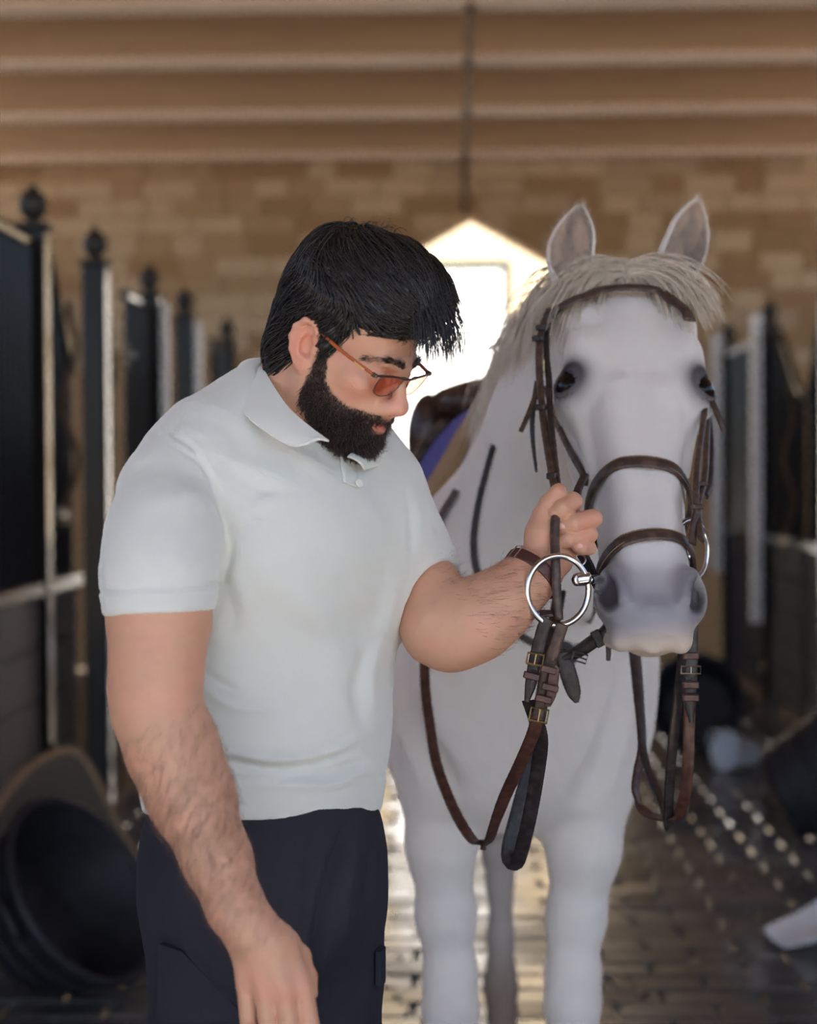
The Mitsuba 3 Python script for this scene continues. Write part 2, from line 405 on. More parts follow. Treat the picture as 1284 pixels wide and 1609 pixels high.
# ------------------------------------------------------------------ stall fronts
def paint(p, n, uv):
    f = fbm(p.x * 5, p.y * 5, p.z * 2.5, octaves=3)
    return mix(mi.Color3f(*srgb(28, 26, 25)), mi.Color3f(*srgb(42, 39, 37)), f)
mat('m_paint', proc(paint), rough=.14, spec=.12)
mat('m_bar', srgb(26, 27, 30), rough=.2, spec=.15)
mat('m_iron', srgb(44, 40, 37), rough=.5)
mat('m_board', srgb(96, 92, 90), rough=.6, spec=.2)
mat('m_board_dark', srgb(34, 34, 39), rough=.75, spec=.1)
mat('m_upright', srgb(226, 224, 222), rough=.4, spec=.5)  # pale colour that stands for highlights on far posts and rail
mat('m_galv', srgb(200, 200, 200), rough=.25, metal=.7)
ZT, ZL, ZP = 2.25, 1.02, 2.30
def post(x, y, side, label, s=.10):
    t = thing('stall_post', label, 'post', 'posts of the stall fronts' if False else None)
    put('shaft', P(bevel_box((x - s / 2, y - s / 2, 0), (x + s / 2, y + s / 2, ZP), .008), 'm_paint'), t)
    put('cap', P(bevel_box((x - s * .62, y - s * .62, ZP), (x + s * .62, y + s * .62, ZP + .022), .006), 'm_iron'), t)
    pr = [(0, 0), (.030, 0), (.024, .018), (.040, .034), (.052, .060), (.050, .085), (.034, .110), (.016, .128), (.010, .140), (0, .144)]
    m = lathe(pr, 16); m.apply_translation((x, y, ZP + .02)); put('finial', P(m, 'm_iron', smooth=35), t)
    return t
def panel(x, y0, y1, side, label, dip=None, board='m_board_dark', group=None, rail='m_paint'):
    """One stall front: kick boards, ledge, bars, top rail (level, or dipping from y0 or to y1)."""
    t = thing('stall_grille', label, 'stall grille', group)
    n = 5
    for k in range(n):
        a = .06 + (ZL - .08) * k / n
        put('board', P(bevel_box((x - .018, y0, a), (x + .018, y1, a + (ZL - .08) / n - .006), .004), board), t)
    put('ledge', P(bevel_box((x - .045, y0, ZL - .03), (x + .045, y1, ZL + .03), .008), 'm_paint'), t)
    def top(y):
        if dip == 'far': return ZT - .42 * smooth01(.15, 1.0, (y - y0) / (y1 - y0))
        if dip == 'near': return ZT - .42 * smooth01(.15, 1.0, (y1 - y) / (y1 - y0))
        return ZT
    ys = np.linspace(y0, y1, 14)
    put('top_rail', P(tube([(x, y, top(y)) for y in ys], .024, sides=8), rail, smooth=40), t)
    nb = max(2, int((y1 - y0) / .075))
    for k in range(nb):
        y = y0 + (k + .5) * (y1 - y0) / nb
        put('bar', P(tube([(x, y, ZL + .02), (x, y, top(y))], .0115, sides=8, n=2), 'm_bar', smooth=40), t)
    return t
def latch(x, y, z, side, label):
    t = thing('latch', label, 'latch')
    put('plate', P(bevel_box((x - .006, y - .03, z - .06), (x + .006, y + .03, z + .06), .003), 'm_iron'), t)
    put('bolt', P(tube([(x + side * .014, y - .05, z), (x + side * .014, y + .07, z)], .009, sides=8, n=3), 'm_galv', smooth=40), t)
    put('knob', P(trimesh.creation.icosphere(2, .016).apply_translation((x + side * .03, y, z)), 'm_galv', smooth=True), t)
ORD = ['nearest', 'second', 'third', 'fourth', 'fifth', 'sixth', 'seventh', 'eighth']
LPOST = [6.46, 7.58, 8.94, 10.1, 12.0]
for i, y in enumerate(LPOST):
    t = post(LX, y, 1, f'dark metal stall post with a round finial, {ORD[i]} post along the left stalls')
    if i in (2, 3): put('highlight_strip', P(bevel_box((LX + .052, y - .03, .1), (LX + .092, y + .03, 2.27), .005), 'm_upright'), t, label='pale strip added for the highlight on its aisle side')  # added pale part in place of the reflection along the post
RPOST = [7.6, 9.3, 11.1, 12.75]
for i, y in enumerate(RPOST):
    t = post(RX, y, -1, f'dark glossy stall post with a finial, {ORD[i]} post along the right stalls')
    if i in (2, 3): put('highlight_strip', P(bevel_box((RX - .115, y - .05, .72 if i == 3 else .5), (RX - .052, y + .03, 2.38), .005), 'm_upright'), t, label='pale strip added for the highlight on its aisle side')  # pale strips added for the bright highlights on the far posts
panel(LX, 3.9, 6.40, 1, 'tall barred stall front with pale lower boards left of the man, closest to the camera', board='m_board')
panel(LX, 6.52, 7.05, 1, 'narrow barred stall front whose top dips, just behind the nearest left post', dip='far')
panel(LX, 7.64, 7.92, 1, 'narrow dipping barred panel just behind the second left post', dip='far')
panel(LX, 8.25, 8.88, 1, 'level barred panel in front of the third left post')
panel(LX, 9.0, 9.5, 1, 'barred panel between the third and fourth left posts', dip='far')
panel(LX, 10.16, 10.6, 1, 'barred panel just behind the fourth left post', dip='far')
panel(LX, 11.2, 11.94, 1, 'farthest barred panel on the left, in front of the fifth post')
panel(RX, 6.6, 7.54, -1, 'right stall front nearest the camera, level top')
panel(RX, 7.66, 9.24, -1, 'right stall front between the first and second right posts')
panel(RX, 9.36, 9.9, -1, 'right barred panel just behind the second right post', dip='far')
panel(RX, 9.98, 11.04, -1, 'right barred panel just in front of the third right post', dip='near')
panel(RX, 11.16, 12.69, -1, 'farthest right stall front, top rail coloured pale for its highlight, beside the horse head', rail='m_upright')
latch(LX + .055, 7.95, 1.95, 1, 'rusty latch on the second left stall front')
latch(LX + .06, 6.46, .40, 1, 'small steel latch low on the nearest left post')
# ------------------------------------------------------------------ the man
rng = np.random.default_rng(21)
def skinc(v, n=None):
    """Skin: tone varies a little over the body."""
    return None
SK = np.array(srgb(190, 144, 118)); SKP = np.array(srgb(204, 140, 122)); SKD = np.array(srgb(150, 106, 84))
def skinmap(p, n, uv):
    f = fbm(p.x * 60, p.y * 60, p.z * 60, octaves=2)
    return f * .0008 + noise(p.x * 400, p.y * 400, p.z * 400) * .00015
mat('m_skin', VC, rough=.48, spec=.4, bump=proc(skinmap, eps=5e-4))
def lin(*c): return np.array(srgb(*c))

# head frame: origin between the ears, hf forward, hl to his left, hu up
TH, PT, RL = math.radians(60.8), math.radians(29.6), math.radians(4.2)
_f0 = V(math.sin(TH), -math.cos(TH), 0); _l0 = V(math.cos(TH), math.sin(TH), 0)
hf = unit(_f0 * math.cos(PT) - V(0, 0, 1) * math.sin(PT)); _u = unit(V(0, 0, 1) * math.cos(PT) + _f0 * math.sin(PT))
hl = unit(_l0 * math.cos(RL) + _u * math.sin(RL)); hu = unit(_u * math.cos(RL) - _l0 * math.sin(RL))
HS = .886
HO = at(540.6, 547.2, 2.26)
HB = np.stack([hf, hl, hu])
def H(x, y, z): return HO + HS * (hf * x + hl * y + hu * z)
def Hinv(p): return (np.asarray(p) - HO) @ HB.T / HS
def hball(S, c, r, k=.012, op='+', tilt=None):
    A = HB if tilt is None else tilt @ HB
    S.ball(H(*c), np.asarray(r) * HS, k, op, A)
def hcone(S, a, b, ra, rb, k=.012, op='+', flat=None):
    S.cone(H(*a), H(*b), ra * HS, rb * HS, k, op, flat)
def rotm(ax, deg):
    return trimesh.transformations.rotation_matrix(math.radians(deg), ax)[:3, :3]

B = Solid()
# --- trunk and legs under the clothes
chest_l = unit(V(.78, .62, 0)); chest_f = unit(V(.62, -.78, 0))      # towards his left, the way his chest looks
def pt(px, py, d): return at(px, py, d)
NB = pt(432, 640, 2.33)                       # base of the neck
SR, SL = pt(268, 735, 2.20), pt(604, 790, 2.47)
B.chain([(NB, .06), (pt(440, 780, 2.37), .085), (pt(430, 900, 2.37), .095), (pt(420, 1080, 2.36), .095), (pt(415, 1280, 2.36), .10)], k=.03)
B.cone(NB - V(0, 0, .05), SR + V(.03, .02, -.05), .04, .04, .03); B.cone(NB - V(0, 0, .04), SL + V(0, 0, -.01), .05, .05, .03)
# --- neck
hcone(B, (-.026, 0, .0), (-.020, 0, -.10), .056, .058, .03)
B.cone(H(-.018, 0, -.07), pt(466, 655, 2.31), .054, .056, .03)
hcone(B, (.045, .0, -.085), (-.005, 0, -.14), .022, .03, .03)
# --- skull and face
hball(B, (-.008, 0, .045), (.096, .075, .086), .02)
hball(B, (.032, 0, .052), (.062, .066, .060), .02)
hball(B, (.040, 0, -.030), (.054, .060, .072), .03)
for s in (-1, 1):
    hcone(B, (.010, s * .053, -.055), (.074, s * .018, -.096), .019, .017, .025)
    hcone(B, (.005, s * .060, .0), (.010, s * .053, -.055), .016, .018, .025)
    hball(B, (.066, s * .043, -.014), (.024, .022, .018), .02)
    hcone(B, (.090, s * .034, .024), (.098, s * .008, .020), .009, .009, .014)
    hball(B, (.097, s * .032, .003), (.013, .015, .011), .012, '-')
    hball(B, (.080, s * .031, .004), (.0165, .0155, .0145), .004)
    hball(B, (.108, s * .0135, -.037), (.011, .0075, .0085), .006)
hball(B, (.083, 0, -.098), (.018, .020, .017), .02)
hball(B, (.080, 0, -.056), (.027, .034, .026), .02)
hcone(B, (.096, 0, .014), (.118, 0, -.024), .0085, .0095, .012)
hball(B, (.120, 0, -.031), (.0125, .0125, .0115), .008)
hcone(B, (.112, 0, -.041), (.104, 0, -.050), .006, .007, .008)
hball(B, (.115, -.0065, -.0425), (.006, .0035, .003), .003, '-'); hball(B, (.115, .0065, -.0425), (.006, .0035, .003), .003, '-')
hcone(B, (.097, -.018, -.063), (.106, 0, -.060), .0048, .0062, .006); hcone(B, (.097, .018, -.063), (.106, 0, -.060), .0048, .0062, .006)
hcone(B, (.095, -.016, -.072), (.103, 0, -.073), .0050, .0075, .006); hcone(B, (.095, .016, -.072), (.103, 0, -.073), .0050, .0075, .006)
hcone(B, (.103, -.019, -.0668), (.112, 0, -.0662), .0016, .0016, .003, '-'); hcone(B, (.103, .019, -.0668), (.112, 0, -.0662), .0016, .0016, .003, '-')
# --- ears
for s in (-1, 1):
    E = rotm([0, 0, 1], s * 24) @ rotm([0, 1, 0], 12)
    hball(B, (-.012, s * .079, .004), (.019, .0065, .033), .006, tilt=E)
    hball(B, (-.005, s * .0845, .000), (.0115, .0105, .0175), .003, '-', tilt=E); hball(B, (-.012, s * .088, .022), (.010, .005, .007), .003, '-', tilt=E)
    hel = [(-.001, .078, .012), (.002, .081, .024), (-.006, .0855, .035), (-.020, .0885, .034), (-.030, .0895, .020), (-.031, .0885, .004), (-.025, .086, -.012), (-.016, .083, -.024)]
    B.chain([(H(x, s * y, z), .0040 * HS) for x, y, z in hel], k=.004)
    ant = [(-.014, .084, .022), (-.021, .086, .010), (-.021, .0855, -.003), (-.014, .0845, -.015), (-.005, .082, -.017)]
    B.chain([(H(x, s * y, z), .0032 * HS) for x, y, z in ant], k=.004)
    hball(B, (-.007, s * .0795, -.027), (.010, .0052, .0105), .006)
    hball(B, (.004, s * .078, -.003), (.0045, .005, .0075), .004)
# --- right arm, hanging in front of the shirt
def chain_px(S, pts, k=.03, flat=None): S.chain([(at(x, y, d), r * d / F) for x, y, d, r in pts], k, flat=flat)
chain_px(B, [(270, 780, 2.20, 54), (256, 850, 2.155, 66), (250, 925, 2.13, 73), (250, 975, 2.115, 77), (246, 1050, 2.10, 69), (246, 1112, 2.09, 60)], .02)
chain_px(B, [(246, 1112, 2.09, 60), (272, 1180, 2.085, 66), (302, 1255, 2.07, 61), (341, 1350, 2.04, 47), (370, 1425, 2.01, 42)], .03)
chain_px(B, [(222, 1098, 2.10, 36), (213, 1125, 2.10, 22)], .03)
# hand: back to the camera, fingers down, thumb at his front
chain_px(B, [(370, 1425, 2.01, 41), (388, 1455, 2.00, 40)], .02)
RH = [((438, 1478), (475, 1552), 24, 18), ((420, 1480), (447, 1560), 26, 18.5), ((403, 1482), (416, 1560), 26, 17.5), ((388, 1478), (386, 1548), 26, 16)]
for (a, b, ra, rb), dd in zip(RH, (.008, -.002, 0, .010)):
    chain_px(B, [(388, 1450, 2.0, 32), (*a, 1.995 + dd, ra), (*b, 1.985 + dd, rb)], .012)
RF = [[(475, 1552), (486, 1612), (486, 1662), (478, 1696)], [(447, 1560), (456, 1624), (455, 1684), (446, 1724)],
      [(416, 1560), (422, 1616), (422, 1674), (416, 1712)], [(386, 1548), (390, 1596), (392, 1636), (388, 1664)]]
for fg, rr, dd in zip(RF, (16.5, 16.5, 15.5, 13.8), (.008, -.002, 0, .010)):
    chain_px(B, [(fg[0][0], fg[0][1], 1.985 + dd, rr + 1), (fg[1][0], fg[1][1], 1.985 + dd, rr), (fg[2][0], fg[2][1], 2.005 + dd, rr - 1), (fg[3][0], fg[3][1], 2.025 + dd, rr - 3)], .0015)
chain_px(B, [(408, 1455, 2.0, 28), (448, 1482, 2.025, 22), (472, 1502, 2.04, 15.5), (485, 1535, 2.045, 12.5), (491, 1561, 2.05, 9)], .006)
# --- left arm, reaching to the bridle
chain_px(B, [(604, 800, 2.47, 52), (648, 890, 2.43, 52), (672, 940, 2.40, 58), (694, 985, 2.37, 60), (712, 1000, 2.36, 46)], .02)
chain_px(B, [(712, 998, 2.36, 47), (752, 975, 2.355, 54), (790, 945, 2.365, 47), (826, 913, 2.385, 37), (850, 893, 2.395, 34)], .03)
# left hand: palm to the camera, thumb up, fingers closing round the cheek strap
LD = 2.405
def lh(S, pts, k): S.chain([(at(x, y, LD + dz), r * 2.4 / F) for x, y, dz, r in pts], k)
lh(B, [(850, 893, 0, 33), (858, 868, .004, 32)], .015)
lh(B, [(856, 872, .002, 26), (852, 840, -.004, 25), (858, 812, .002, 22)], .012)          # thenar
lh(B, [(878, 880, .012, 24), (890, 850, .022, 20), (900, 826, .03, 18)], .014)            # heel and far half of the palm
lh(B, [(866, 868, .012, 26), (872, 830, .022, 22), (884, 806, .03, 18)], .014)
lh(B, [(858, 812, 0, 20), (864, 792, -.004, 16.5), (876, 775, -.006, 13), (879, 770, -.004, 11)], .005)   # thumb
lh(B, [(886, 806, .03, 16), (900, 790, .020, 15), (900, 788, -.004, 15.5), (884, 800, -.018, 15.5), (874, 806, -.016, 13)], .0012)   # index
lh(B, [(894, 822, .032, 15), (926, 815, .020, 14.5), (932, 815, -.004, 15), (902, 822, -.019, 14.5), (884, 827, -.016, 10.5)], .0012)  # middle
lh(B, [(896, 844, .032, 14), (922, 840, .020, 13.5), (926, 840, -.004, 13.8), (893, 848, -.018, 13), (876, 852, -.016, 10)], .0012)       # ring
lh(B, [(898, 862, .030, 12), (924, 860, .018, 11.5), (926, 861, .000, 11.5), (915, 861, -.012, 11.5), (908, 858, -.013, 10.5)], .0012)     # little

def bodymesh(lo, hi, h): return B.mesh(np.asarray(lo), np.asarray(hi), h)
def around(pts, pad):
    q = np.array(pts); return q.min(0) - pad, q.max(0) + pad
ms = []
lo, hi = around([H(x, y, z) for x in (-.12, .14) for y in (-.1, .1) for z in (-.17, .14)], .0)
head = cut_faces(bodymesh(lo, hi, .0023), lambda c: (Hinv(c)[:, 2] < -.145))
ra = around([at(165, 940, 2.1), at(500, 1740, 2.0), at(400, 1500, 1.93)], .03)
la = around([at(600, 880, 2.46), at(700, 1060, 2.3), at(950, 760, 2.36), at(900, 800, 2.46)], .02)
rarm = bodymesh(*ra, .0028); larm = bodymesh(*la, .0024)
axis_r = at(250, 955, 2.13)
rarm = cut_faces(rarm, lambda c: (c[:, 2] > axis_r[2] + .03) | (prj(c.T if False else c)[0] > 520 if False else np.zeros(len(c), bool)))
ul, ud = at(622, 800, 2.47), unit(at(700, 985, 2.37) - at(606, 800, 2.47))
trunk = bodymesh(*around([at(150, 640, 2.3), at(720, 1300, 2.3), at(400, 800, 2.1), at(600, 800, 2.6)], .06), .009)
inside = lambda q, b: ((q > b[0] + .012) & (q < b[1] - .012)).all(1)
# the arms' boxes also hold slices of the trunk: they lie under the shirt
def near_line(c, pts, r): 
    d = np.full(len(c), 9.0)
    for a, b in zip(pts[:-1], pts[1:]):
        t = np.clip(((c - a) @ (b - a)) / ((b - a) @ (b - a)), 0, 1); d = np.minimum(d, np.linalg.norm(c - a - t[:, None] * (b - a), axis=1))
    return d < r
RARM = [at(262, 735, 2.20), at(246, 1110, 2.09), at(300, 1260, 2.07), at(390, 1455, 2.0), at(440, 1600, 1.99), at(440, 1740, 2.01)]
LARM = [at(606, 800, 2.47), at(705, 1000, 2.36), at(790, 945, 2.365), at(860, 880, 2.4), at(900, 810, 2.41)]
rarm = cut_faces(rarm, lambda c: ~near_line(c, RARM, .105))
larm = cut_faces(larm, lambda c: ~near_line(c, LARM, .095))
trunk = cut_faces(trunk, lambda c: (near_line(c, RARM, .12) & (c[:, 2] < axis_r[2])) | (near_line(c, LARM, .1) & (((c - ul) @ ud) > .10)) | (Hinv(c)[:, 2] > -.135) & (np.linalg.norm(c - HO, axis=1) < .22))
body = join([trunk, head, rarm, larm])
vv = body.vertices; q = Hinv(vv)
col = np.tile(SK, (len(vv), 1))
def paintv(w, c): 
    global col
    col = col * (1 - w[:, None]) + np.asarray(c) * w[:, None]
g3 = meshkit.fbm(vv * 30, 3, 5); g4 = meshkit.fbm(vv * 110, 2, 9)
paintv(np.clip((g3 - .40) * 1.0, 0, .35), SKP); paintv(np.clip((.5 - g4) * .35, 0, .12), SKD)
def hb(c, r): return np.exp(-(((q - np.array(c)) / np.array(r))**2).sum(1))
for s in (-1, 1):
    paintv(.75 * hb((-.015, s * .085, .004), (.022, .012, .034)), srgb(206, 126, 108))
    paintv(.5 * hb((.07, s * .05, -.02), (.025, .03, .022)), srgb(206, 138, 118))
paintv(.75 * hb((.120, 0, -.032), (.018, .018, .018)), srgb(210, 140, 124))
paintv(np.clip(1.5 * hb((.104, 0, -.0665), (.010, .019, .0085)), 0, .9), srgb(176, 92, 84))
jaw = (q[:, 0] > -.01) & (q[:, 2] < -.02)
bl = np.interp(q[:, 0], [.0, .010, .022, .034, .05, .07, .085, .12], [-.02, .022, .012, -.030, -.044, -.052, -.050, -.047]); bw = np.interp(q[:, 0], [.008, .02, .04, .06, .10], [-.064, -.085, -.112, -.125, -.13])
stub = smooth01(-.004, .008, bl - q[:, 2]) * smooth01(0, .012, q[:, 2] - bw) * smooth01(.008, .016, q[:, 0]) * (np.abs(q[:, 1]) < .09) * (q[:, 0] < .13)
stub = stub * (1 - np.clip(2 * hb((.104, 0, -.0668), (.013, .021, .0075)), 0, 1)) * (1 - np.clip(1.6 * hb((.112, 0, -.042), (.018, .018, .010)), 0, 1))
paintv(np.clip(stub, 0, 1) * .9, srgb(44, 32, 28))
# knuckles and finger tips run redder
for px, py, d in [(478, 1556, 1.97), (450, 1562, 1.97), (420, 1560, 1.97), (392, 1548, 1.97), (880, 775, 2.39), (930, 815, 2.38), (928, 838, 2.38), (858, 845, 2.38)]:
    paintv(.28 * np.exp(-(np.linalg.norm(vv - at(px, py, d), axis=1) / .014)**2), srgb(200, 120, 104))
man = thing('person', 'bearded man in a pale polo shirt holding the bridle of the white horse', 'person')
put('body', P(body, 'm_skin', smooth=True, color=np.clip(col, 0, 1)), man)

# finger nails
mat('m_nail', srgb(212, 160, 146), rough=.25)
def nail(c, n, t, w, l):
    c, n, t = np.asarray(c), unit(n), unit(t); t = unit(t - n * (t @ n)); s = np.cross(n, t)
    m = trimesh.creation.icosphere(2, 1.0); m.apply_scale([w / 2, l / 2, .0016]); m.apply_transform(frame(c, s, t, n)); return m
for px, py, tx, ty, w in [(882, 827, -1, -.25, .0088), (874, 851, -1, -.15, .0082), (910, 858, -1, .1, .0082), (0, 0, 0, 0, 0)][:3]:
    o = at(px, py, 2.25); dd = unit(at(px, py, 2.6) - o); ts = np.arange(0, .3, .001); v = B.value(o + dd * ts[:, None]); i = int(np.argmax(v < 0))
    n = -CW + CR * -.45; put('nail', P(nail(o + dd * (ts[i] + .0006), n, CR * tx - CU * ty, w, .0105), 'm_nail', smooth=True), man)

# ------------------------------------------------------------------ polo shirt
def knit(p, n, uv):
    u = p.x * float(chest_l[0]) + p.y * float(chest_l[1])
    return dr.sin(u * (2 * math.pi / .0036)) * .00022 + fbm(p.x * 25, p.y * 25, p.z * 25, octaves=3) * .0022 + noise(p.x * 900, p.y * 900, p.z * 900) * .00025
def knitc(p, n, uv):
    f = fbm(p.x * 8, p.y * 8, p.z * 8, octaves=2)
    return mix(mi.Color3f(*srgb(200, 201, 196)), mi.Color3f(*srgb(208, 209, 204)), f)
mat('m_shirt', proc(knitc), rough=.9, spec=.15, sheen=.3, bump=proc(knit, eps=6e-4))
mat('m_rib', srgb(205, 206, 201), rough=.9, spec=.15, sheen=.3, bump=proc(lambda p, n, uv: noise(p.x * 500, p.y * 500, p.z * 500) * .0004, eps=6e-4))
S = Solid()
TA = np.stack([chest_l, chest_f, V(0, 0, 1)])
def tball(c, r, k=.06, op='+', tilt=None): S.ball(c, r, k, op, TA if tilt is None else tilt)
tball(pt(432, 860, 2.36), (.195, .128, .20), .05)
tball(pt(420, 1010, 2.36), (.178, .126, .22), .06)
tball(pt(416, 1200, 2.36), (.172, .132, .20), .06)
tball(pt(428, 760, 2.34), (.180, .108, .11), .06)
tball(pt(585, 850, 2.36), (.085, .060, .085), .06); tball(pt(470, 850, 2.255), (.095, .060, .085), .06)   # chest muscle
S.cone(pt(440, 680, 2.33), pt(305, 754, 2.23), .070, .068, .05); S.cone(pt(455, 665, 2.34), pt(580, 770, 2.44), .078, .070, .05)
S.cone(pt(425, 640, 2.36), pt(335, 706, 2.27), .048, .052, .05)
def spx(pts, k=.03): S.chain([(at(x, y, d), r * d / F) for x, y, d, r in pts], k)
spx([(262, 782, 2.20, 80), (256, 845, 2.155, 87), (251, 900, 2.13, 86), (249, 980, 2.112, 84.5)], .022)
spx([(602, 800, 2.47, 72), (636, 862, 2.44, 66), (672, 940, 2.405, 64)], .03)
# hem, cuffs and the inside of the sleeves
hem_n = unit(V(-.02, -.10, -1)); hem_c = pt(420, 1290, 2.24)
S.add(lambda X, Y, Z: (X - hem_c[0]) * hem_n[0] + (Y - hem_c[1]) * hem_n[1] + (Z - hem_c[2]) * hem_n[2], V(-9, -9, -9), V(9, 9, 9), .006, '&')
mat('m_cutter', (0, 0, 0))
def plane(c, n, center, rad, k=.004):
    """Cuts what lies beyond the plane, near the centre only."""
    def fn(X, Y, Z):
        d = (X - c[0]) * n[0] + (Y - c[1]) * n[1] + (Z - c[2]) * n[2]
        s = np.sqrt((X - center[0])**2 + (Y - center[1])**2 + (Z - center[2])**2) - rad
        return np.maximum(-d, s)
    S.add(fn, np.asarray(center) - rad, np.asarray(center) + rad, k, '-')
cuffR_c, cuffR_n = at(250, 962, 2.115), unit(V(.05, -.05, -1) )
plane(cuffR_c, cuffR_n, at(246, 1030, 2.10), .12)
cuffL_c = at(678, 893, 2.42); _e = unit(at(708, 880, 2.41) - at(648, 908, 2.43)); _d = unit(at(694, 985, 2.37) - at(604, 800, 2.47)); cuffL_n = unit(_d - _e * (_e @ _d))
plane(cuffL_c, cuffL_n, at(733, 980, 2.37), .088)
# neck opening
S.cone(H(-.035, 0, -.085), pt(478, 640, 2.29), .062, .050, .008, '-')
S.cone(pt(492, 655, 2.27), pt(543, 706, 2.225), .022, .004, .006, '-')
slo, shi = around([at(140, 560, 2.3), at(740, 1310, 2.3), at(400, 800, 2.0), at(600, 800, 2.62)], .03)
sh = S.mesh(slo, shi, .0042)
nn = vnormals(sh); vs = sh.vertices
X, Y2, D = prj(vs)
disp = np.zeros(len(vs)); facing = np.clip(-(nn @ CW) * 2, 0, 1)
def fold(pts, w, a):
    """A crease (a < 0) or ridge along a line over the side that faces the camera."""
    global disp
    p = spline(np.array(pts, float).reshape(-1, 2), 40) if len(pts) > 2 else np.linspace(pts[0], pts[-1], 30)
    d = np.full(len(vs), 1e9); tt = np.zeros(len(vs))
    for i in range(len(p) - 1):
        a0, b0 = p[i], p[i + 1]; ab = b0 - a0; L = ab @ ab + 1e-9
        t = np.clip(((X - a0[0]) * ab[0] + (Y2 - a0[1]) * ab[1]) / L, 0, 1)
        e = np.hypot(X - a0[0] - t * ab[0], Y2 - a0[1] - t * ab[1]); m = e < d
        d = np.where(m, e, d); tt = np.where(m, (i + t) / (len(p) - 1), tt)
    disp += 1.5 * a * np.exp(-(d / w)**2) * facing * np.clip(np.sin(np.pi * np.clip(tt, .04, .96)) * 1.6, 0, 1)
fold([(272, 700), (318, 730), (350, 790), (362, 860), (346, 930)], 4, -.0030); fold([(322, 740), (352, 800), (362, 860), (350, 930)], 9, -.004)          # armhole
fold([(365, 832), (398, 796), (440, 778)], 8, .0022); fold([(362, 850), (395, 818), (425, 808)], 5, -.0025)
fold([(345, 800), (310, 780), (280, 775)], 10, .0025); fold([(352, 880), (380, 930), (390, 1000)], 14, .003)
fold([(300, 1045), (350, 1080), (380, 1088)], 9, -.004); fold([(310, 1075), (370, 1110), (440, 1115)], 10, .004)
fold([(335, 1190), (420, 1208), (500, 1200), (560, 1180)], 9, -.006); fold([(330, 1176), (420, 1192), (500, 1186), (580, 1150)], 10, .006)
fold([(430, 1222), (520, 1216), (592, 1190)], 8, -.005); fold([(440, 1232), (520, 1230), (592, 1206)], 9, .004)
fold([(585, 1010), (560, 1080), (575, 1150)], 12, -.005); fold([(600, 1000), (580, 1070), (590, 1130)], 10, .004)
fold([(320, 705), (400, 738), (470, 755)], 16, .0022); fold([(345, 730), (400, 762), (440, 775)], 12, -.0016)
fold([(400, 640), (450, 700), (520, 745)], 14, .003)
fold([(290, 640), (272, 680), (300, 700), (330, 740)], 4, -.002)
fold([(640, 760), (650, 820), (648, 880)], 8, -.005); fold([(620, 900), (612, 960), (600, 1010)], 12, .004)
fold([(450, 920), (520, 1000), (540, 1090)], 26, .004); fold([(400, 1000), (430, 1080), (500, 1130)], 22, -.003)
disp += (meshkit.fbm(vs * V(9, 9, 14), 3, 3) - .5) * .008 + (meshkit.fbm(vs * 35, 2, 8) - .5) * .0025
# cuff bands and the hem band stand a little proud of the knit
dR = (vs - cuffR_c) @ cuffR_n; inR = near_line(vs, [at(262, 735, 2.2), at(250, 990, 2.11)], .11)
disp += np.where(inR & (dR > -.028), .0012, 0) - np.where(inR, .0030 * np.exp(-((dR + .028) / .0025)**2), 0)
dL = (vs - cuffL_c) @ cuffL_n; inL = near_line(vs, [at(604, 800, 2.47), at(690, 960, 2.4)], .09)
disp += np.where(inL & (dL > -.026), .0010, 0) - np.where(inL, .0025 * np.exp(-((dL + .026) / .0025)**2), 0)
dH = (vs - hem_c) @ hem_n
disp -= .0028 * np.exp(-((dH + .052) / .0028)**2)
sh.vertices = vs + nn * disp[:, None]
shirt = put('polo_shirt', P(sh, 'm_shirt', smooth=True), man, label='pale sage grey ribbed polo shirt')

# collar: a folded band that leaves the neck and comes to points at the throat
def collar(pts_in, pts_out, th=.0035, n=40):
    a, b = spline(pts_in, n), spline(pts_out, n)
    rows = []
    for k in np.linspace(0, 1, 8):
        rows.append(a * (1 - k) + b * k)
    up = np.array(rows); nrm = np.cross(np.gradient(up, axis=1), np.gradient(up, axis=0)); nrm /= np.linalg.norm(nrm, axis=-1, keepdims=True) + 1e-12
    bow = np.sin(np.linspace(0, 1, 8) * np.pi)[:, None, None] * .004
    out = up + nrm * bow
    if (nrm[:, 5:-5].reshape(-1, 3) @ -CW).mean() < 0: nrm = -nrm; out = up + nrm * bow
    v = np.vstack([out.reshape(-1, 3), (out - nrm * th).reshape(-1, 3)])
    f1 = grid_faces(8, n, wrap=False); m0 = 8 * n
    e = []
    for seq in ([i for i in range(n)], [7 * n + i for i in range(n)], [i * n for i in range(8)], [i * n + n - 1 for i in range(8)]):
        for p, r in zip(seq[:-1], seq[1:]): e += [[p, r, p + m0], [r, r + m0, p + m0]]
    m = trimesh.Trimesh(v, np.vstack([f1, f1[:, ::-1] + m0, np.array(e)]), process=False)
    trimesh.repair.fix_normals(m); return m
